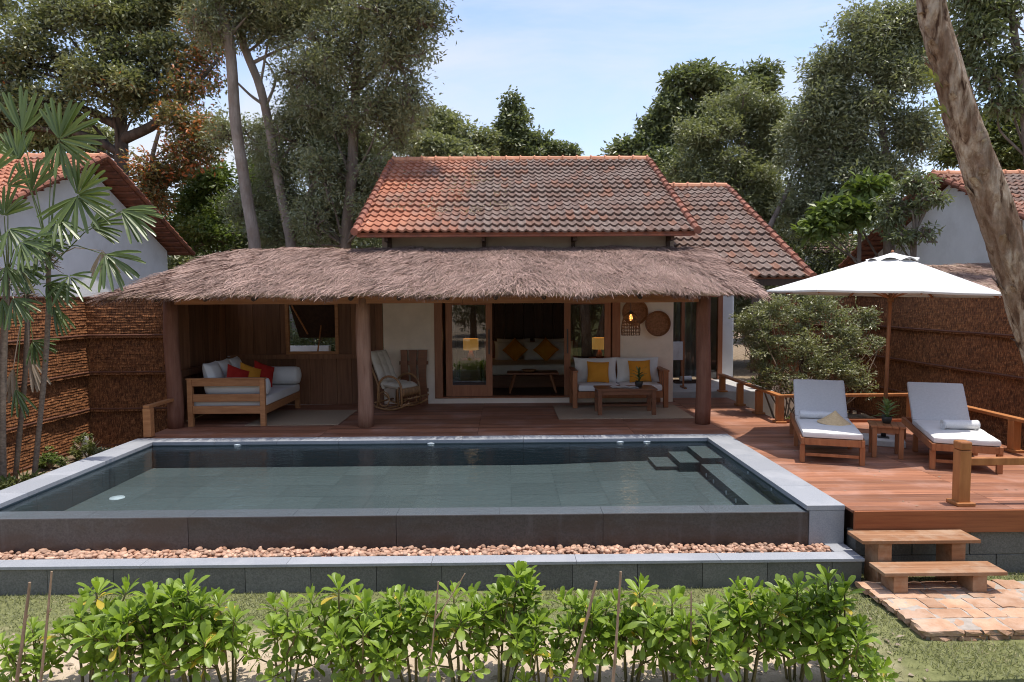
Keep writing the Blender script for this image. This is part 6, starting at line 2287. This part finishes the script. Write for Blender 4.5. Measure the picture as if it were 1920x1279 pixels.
palm('middle fan palm with a thin ringed stem and drooping fronds by the fence', [at(28, 900, 9.7) * (1, 1, 0) + (0, 0, -0.45), at(38, 800, 9.7), at(48, 700, 9.7), at(52, 600, 9.7), at(48, 540, 9.7)],
     [(130, 518, 9.4, 0.2, -0.6, -0.4, 0.42, 3.6, 9, 0.15, G_), (88, 532, 9.4, 0.85, -0.6, -0.2, 0.46, 1.3, 9, 0.2, G_), (62, 640, 9.5, 0.8, -0.55, -0.3, 0.36, 1.7, 10, 0.15, G_), (30, 730, 9.4, 0.45, -1.0, -0.2, 0.36, 0.9, 6, 0.15, G_),
      (55, 665, 9.6, 0.35, -1.0, 0.0, 0.48, 0.5, 5, 0.1, D_), (25, 690, 9.5, -0.1, -1.0, 0.0, 0.5, 0.5, 5, 0.1, D_), (100, 575, 9.4, 0.6, -0.8, -0.2, 0.4, 0.7, 5, 0.25, G_)], 240)
palm('fan palm at the left picture edge with dark broad fans', [at(5, 910, 9.2) * (1, 1, 0) + (0, 0, -0.45), at(4, 800, 9.2), at(6, 680, 9.2), at(10, 580, 9.2), at(14, 510, 9.2)],
     [(8, 405, 9.0, 0.1, 0.9, 0.0, 0.45, 2.2, 12, 0.1, G_), (18, 430, 9.0, 0.5, -0.6, -0.3, 0.42, 2.3, 12, 0.15, G_), (12, 500, 9.0, 0.3, -1.0, -0.3, 0.40, 1.9, 11, 0.15, G_), (35, 500, 9.0, 0.9, -0.5, -0.2, 0.40, 1.2, 9, 0.15, G_),
      (-20, 330, 9.0, -0.3, 1.0, 0.0, 0.55, 1.9, 12, 0.1, G_), (15, 350, 9.1, 0.7, 0.6, 0.0, 0.36, 1.3, 9, 0.1, G_), (40, 455, 8.9, 0.8, -0.3, -0.3, 0.44, 2.0, 13, 0.14, G_), (25, 560, 8.9, 0.7, -0.7, -0.3, 0.38, 1.5, 10, 0.18, G_), (5, 560, 9.0, 0.2, -1.0, -0.2, 0.36, 0.9, 7, 0.2, G_)], 280, 0.045)
palm('low young fan palm at the foot of the left fence', [(-6.75, 8.95, -0.45), (-6.75, 8.95, -0.36), (-6.74, 8.95, -0.30)],
     [(45, 905, 9.0, 0.5, 0.6, -0.3, 0.26, 2.4, 9, 0.2, G_), (15, 915, 8.9, -0.4, 0.6, -0.3, 0.26, 2.2, 9, 0.2, G_), (60, 900, 9.1, 0.9, 0.3, -0.1, 0.24, 1.8, 8, 0.2, G_)], 320, 0.02)

# ---------------------------------------------------------------- hedge shrubs in front
def obovate(mb, c, d, s, ln, wd, curl, r):
    """one spoon-shaped leaf: 5 x 3 points"""
    n = np.cross(s, d)
    rows_ = []
    for q, ww in ((0.0, 0.10), (0.25, 0.34), (0.5, 0.72), (0.75, 1.0), (0.92, 0.80), (1.0, 0.22)):
        p_ = c + d * ln * q - n * curl * ln * q * q
        rows_.append(np.stack([p_ - s * wd / 2 * ww + n * wd * 0.16 * ww, p_, p_ + s * wd / 2 * ww + n * wd * 0.16 * ww]))
    mb.grid(np.stack(rows_), r)


def hedge_plant(seed, h):
    rg = np.random.default_rng(seed)
    t = thing('hedge_shrub', 'x', 'shrub', (0, 0, -0.66), 0, 'shrubs of the front hedge')
    sm, lm = MB(), MB()
    ends = []
    ns = rg.integers(4, 6)
    for i in range(ns):
        a = i * 6.283 / ns + rg.uniform(-0.4, 0.4)
        b0 = np.array((0.05 * math.cos(a), 0.05 * math.sin(a), 0.0))
        m_ = np.array((0.09 * math.cos(a), 0.09 * math.sin(a), h * rg.uniform(0.30, 0.45)))
        limb(sm, [b0, m_], 0.010, 0.008, 6)
        for j in range(rg.integers(2, 4)):
            b_ = a + rg.uniform(-1.0, 1.0)
            rr_ = rg.uniform(0.06, 0.24)
            e = np.array((rr_ * math.cos(b_), rr_ * math.sin(b_), h * rg.uniform(0.55, 0.93)))
            limb(sm, [m_, (m_ + e) / 2 + rg.normal(0, 0.015, 3), e], 0.007, 0.005, 6)
            ends.append((e, nrm(e - m_ + (0, 0, 0.25)), 1.0))
        e = m_ + np.array((0.14 * math.cos(a), 0.14 * math.sin(a), rg.uniform(-0.02, 0.08)))
        limb(sm, [m_ * (1, 1, 0.75), e], 0.006, 0.004, 5)
        ends.append((e, nrm(np.array((math.cos(a), math.sin(a), 0.8))), 0.8))
        g_ = a + rg.uniform(0.6, 1.6)
        e = np.array((0.17 * math.cos(g_), 0.17 * math.sin(g_), h * rg.uniform(0.40, 0.62)))
        limb(sm, [m_ * (1, 1, 0.9), (m_ + e) / 2, e], 0.006, 0.004, 5)
        ends.append((e, nrm(np.array((0.7 * math.cos(g_), 0.7 * math.sin(g_), 0.9))), 0.9))
    ends.append((np.array((0, 0, h * 0.96)), np.array((0, 0, 1.0)), 1.05))
    limb(sm, [(0, 0, 0), (0.01, 0, h * 0.5), (0, 0, h * 0.96)], 0.011, 0.006, 6)
    for e, ax, sc in ends:
        nl = rg.integers(11, 16)
        s0 = nrm(np.cross(ax, (0.3, 1, 0.1)))
        s1 = np.cross(ax, s0)
        for i in range(nl):
            a = i * 2.399 + rg.uniform(-0.15, 0.15)
            q = i / nl
            el = RAD(82 - 84 * q + rg.uniform(-9, 9))
            rad = s0 * math.cos(a) + s1 * math.sin(a)
            d = nrm(rad * math.cos(el) + ax * math.sin(el))
            s = nrm(np.cross(d, ax) if abs(np.dot(d, ax)) < 0.98 else s0)
            if np.dot(np.cross(s, d), ax) < 0:
                s = -s
            c = e - ax * 0.055 * q + d * 0.008
            ln = sc * rg.uniform(0.10, 0.15) * (0.72 + 0.28 * min(1, q * 2.2))
            old = q > 0.75 and rg.random() < 0.16
            obovate(lm, c, d, s, ln, ln * rg.uniform(0.34, 0.43), 0.14 + 0.2 * q, 0.99 if old else rg.uniform(0.05, 0.9) * (1 - 0.3 * q))
    sm.build('stems', M_STEM, t, smooth=True)
    lm.build('leaves', M_LF_HEDGE, t, smooth=True)
    return t


hp = [hedge_plant(300 + i, h) for i, h in enumerate((0.66, 0.60, 0.63, 0.56, 0.68))]
hedge = [  # photo x of the plant, distance, prototype, scale, label
    (62, 4.98, 3, 0.78, 'smallest hedge shrub at the left end beside the two stakes'), (165, 5.02, 0, 1.02, 'hedge shrub just right of the two stakes at the left end'),
    (232, 4.90, 1, 0.98, 'hedge shrub below the first coping joint, left part of the hedge'), (298, 5.05, 2, 1.0, 'hedge shrub in the middle of the left hedge group'),
    (362, 4.95, 4, 1.05, 'tallest hedge shrub of the left group'), (425, 5.02, 0, 0.9, 'last hedge shrub before the first gap in the hedge'),
    (535, 4.98, 1, 0.94, 'first hedge shrub right of the first gap'), (640, 5.05, 0, 1.0, 'hedge shrub in the second group, left half, wide and bright'),
    (698, 4.90, 3, 1.0, 'lower leaning hedge shrub in the second group near bare sticks'), (768, 5.02, 2, 0.96, 'hedge shrub in the second group below a thin pale branch'),
    (860, 4.95, 1, 1.06, 'hedge shrub in the second group left of its tallest one'), (945, 5.0, 4, 1.08, 'tallest hedge shrub in the middle of the photo'),
    (1012, 4.9, 3, 0.84, 'small hedge shrub ending the second group before the lawn gap'), (1112, 4.98, 2, 0.92, 'first hedge shrub of the right group beside a leaning stake'),
    (1185, 5.03, 0, 0.97, 'hedge shrub of the right group behind the upright stake'), (1262, 4.93, 1, 0.97, 'hedge shrub of the right group, third after the lawn gap'),
    (1330, 4.92, 3, 1.0, 'lower hedge shrub in the middle of the right group'), (1400, 4.93, 2, 1.0, 'hedge shrub left of the dark leafy one near the right end'),
    (1492, 5.02, 4, 0.98, 'full hedge shrub near the right end in front of the block wall'), (1562, 4.95, 4, 1.05, 'tall hedge shrub at the right end beside the lawn'), (1612, 4.80, 3, 0.85, 'low hedge shrub closing the right end of the hedge')]
used = set()
rgg = np.random.default_rng(41)
for px, yy, k, s, lb in hedge:
    yy -= 0.27
    c = at(px, 1160, yy)
    loc = (c[0], yy, -0.66)
    rz = rgg.uniform(0, 6.28)
    if k not in used:
        used.add(k)
        t = hp[k]
        t.location = loc
        t.rotation_euler = (0, 0, rz)
        t['label'] = lb
    else:
        t = dup(hp[k], loc, rz, lb, s)
    t.scale = (s * 1.0, s * 1.0, s * 1.11)
    t.rotation_euler = (rgg.normal(0, 0.07), rgg.normal(0, 0.07), rz)
for i, (x0, y0, x1, y1, yy, r_, lb) in enumerate(((30, 1279, 56, 1092, 4.75, 0.013, 'leaning dry stake at the far left of the hedge'), (75, 1279, 97, 1072, 4.7, 0.010, 'thin dry stake second from the left picture edge'),
                                                  (1068, 1279, 1118, 1090, 4.7, 0.013, 'leaning dry stake right of the lawn gap'), (1148, 1279, 1164, 1072, 4.65, 0.011, 'upright dry stake in the right hedge group'),
                                                  (802, 1279, 822, 1090, 4.75, 0.007, 'thin pale stake in the middle hedge group'), (1292, 1279, 1296, 1110, 4.75, 0.008, 'thin dry stake in the right hedge group'),
                                                  (818, 1160, 872, 1075, 4.8, 0.005, 'thin reddish twig sticking up from the middle hedge group'))):
    yy -= 0.28
    a, b = at(x0, y0, yy), at(x1, y1, yy)
    foot = a + (a - b) * ((a[2] + 0.67) / max(1e-3, (b[2] - a[2]))) if i < 6 else a
    mb = MB()
    limb(mb, [foot, (foot + b) / 2 + (0.006, 0, 0), b], r_, r_ * 0.7, 7, 0.25)
    mb.tube([foot * 0.3 + b * 0.7, foot * 0.3 + b * 0.7 + (0.03, 0, 0.05)], [r_ * 0.5, r_ * 0.3], 5)
    tag(mb.build('stake', M_STAKE), lb, 'stake')
mb = MB()
mb.tube([(2.40, 4.98, -0.67), (2.39, 4.98, -0.26)], [0.045, 0.04], 12, rough=0.15)
tag(mb.build('stump', M_BARK_DARK), 'dark weathered stump among the shrubs at the right hedge end', 'stump')

# ---------------------------------------------------------------- lawn blades
rng = np.random.default_rng(51)
n = 90000
X = rng.uniform(-5.2, 6.2, n)
Y = rng.uniform(4.55, 6.62, n)
keep = ~((X > 3.30) & (X < 5.62) & (Y > 5.26) & (Y < 6.32)) & ~((X < 3.42) & (Y > 6.32))
fx = X + 0.5 * np.sin(Y * 3 + X)
sandy = (Y < 5.50 + 0.12 * np.sin(X * 2.3) + 0.10 * np.sin(X * 5.1)) & (fx < 2.75)
keep &= ~sandy | (rng.random(n) < 0.10)
patch_ = 0.5 + 0.5 * np.sin(X * 2.7 + 1.1 * np.sin(Y * 4)) * np.sin(Y * 5.1 + X)
keep &= rng.random(n) < 0.55 + 0.45 * patch_
X, Y = X[keep], Y[keep]
m = len(X)
P = np.stack([X, Y, np.full(m, -0.665)], -1)
D = rng.normal(size=(m, 3)) * (0.75, 0.75, 0.2) + (0, 0, 0.75)
mb = MB()
mb.leaves(P, D, rng.uniform(0.025, 0.055, m), rng.uniform(0.005, 0.009, m), rng, np.clip(0.6 * rng.random(m) + 0.4 * patch_[keep], 0, 0.999), 0.1)
struct(mb.build('grass', M_GRASS), 'stuff')
# leaf litter on the soil beside the left fence and behind the railing
mb = MB()
n = 900
X = np.concatenate([rng.uniform(-7.2, -5.7, n), rng.uniform(4.7, 7.4, n)])
Y = np.concatenate([rng.uniform(8.2, 11.8, n), rng.uniform(11.6, 14.2, n)])
P = np.stack([X, Y, np.full(2 * n, -0.428)], -1)
D = rng.normal(size=(2 * n, 3)) * (1, 1, 0.15)
mb.leaves(P, D, rng.uniform(0.03, 0.07, 2 * n), rng.uniform(0.015, 0.03, 2 * n), rng, rng.random(2 * n))
n = 420
P = np.stack([rng.uniform(-4.6, 3.2, n), rng.uniform(4.5, 5.7, n), np.full(n, -0.648)], -1)
mb.leaves(P, rng.normal(size=(n, 3)) * (1, 1, 0.12), rng.uniform(0.03, 0.09, n), rng.uniform(0.015, 0.04, n), rng, rng.random(n), S=np.array((0, 0, 1.0)) + rng.normal(size=(n, 3)) * 0.2)
n = 420                                  # blown onto the left half of the villa roof
q = rng.random(n)
cx, cq = rng.uniform(-2.5, 0.2, 26), rng.uniform(0.1, 0.75, 26)
w_ = rng.integers(0, 26, n)
q = np.clip(cq[w_] + rng.normal(0, 0.03, n), 0.02, 0.98)
P = np.stack([np.clip(cx[w_] + rng.normal(0, 0.12, n), -2.7, 3.5), 13.17 + 4.5 * q, 3.475 + 2.235 * q], -1)
mb.leaves(P, rng.normal(size=(n, 3)) * (1, 0.9, 0.35), rng.uniform(0.06, 0.12, n), rng.uniform(0.02, 0.04, n), rng, rng.random(n), S=np.array((0, -0.45, 0.9)) + rng.normal(size=(n, 3)) * 0.3)
n = 46                                   # a few on the deck
P = np.stack([rng.uniform(3.6, 6.8, n), rng.uniform(6.7, 11.0, n), np.full(n, 0.004)], -1)
mb.leaves(P, rng.normal(size=(n, 3)) * (1, 1, 0.08), rng.uniform(0.03, 0.07, n), rng.uniform(0.012, 0.024, n), rng, rng.random(n), S=np.array((0, 0, 1.0)) + rng.normal(size=(n, 3)) * 0.2)
struct(mb.build('leaf_litter', M_LF_DRY), 'stuff')
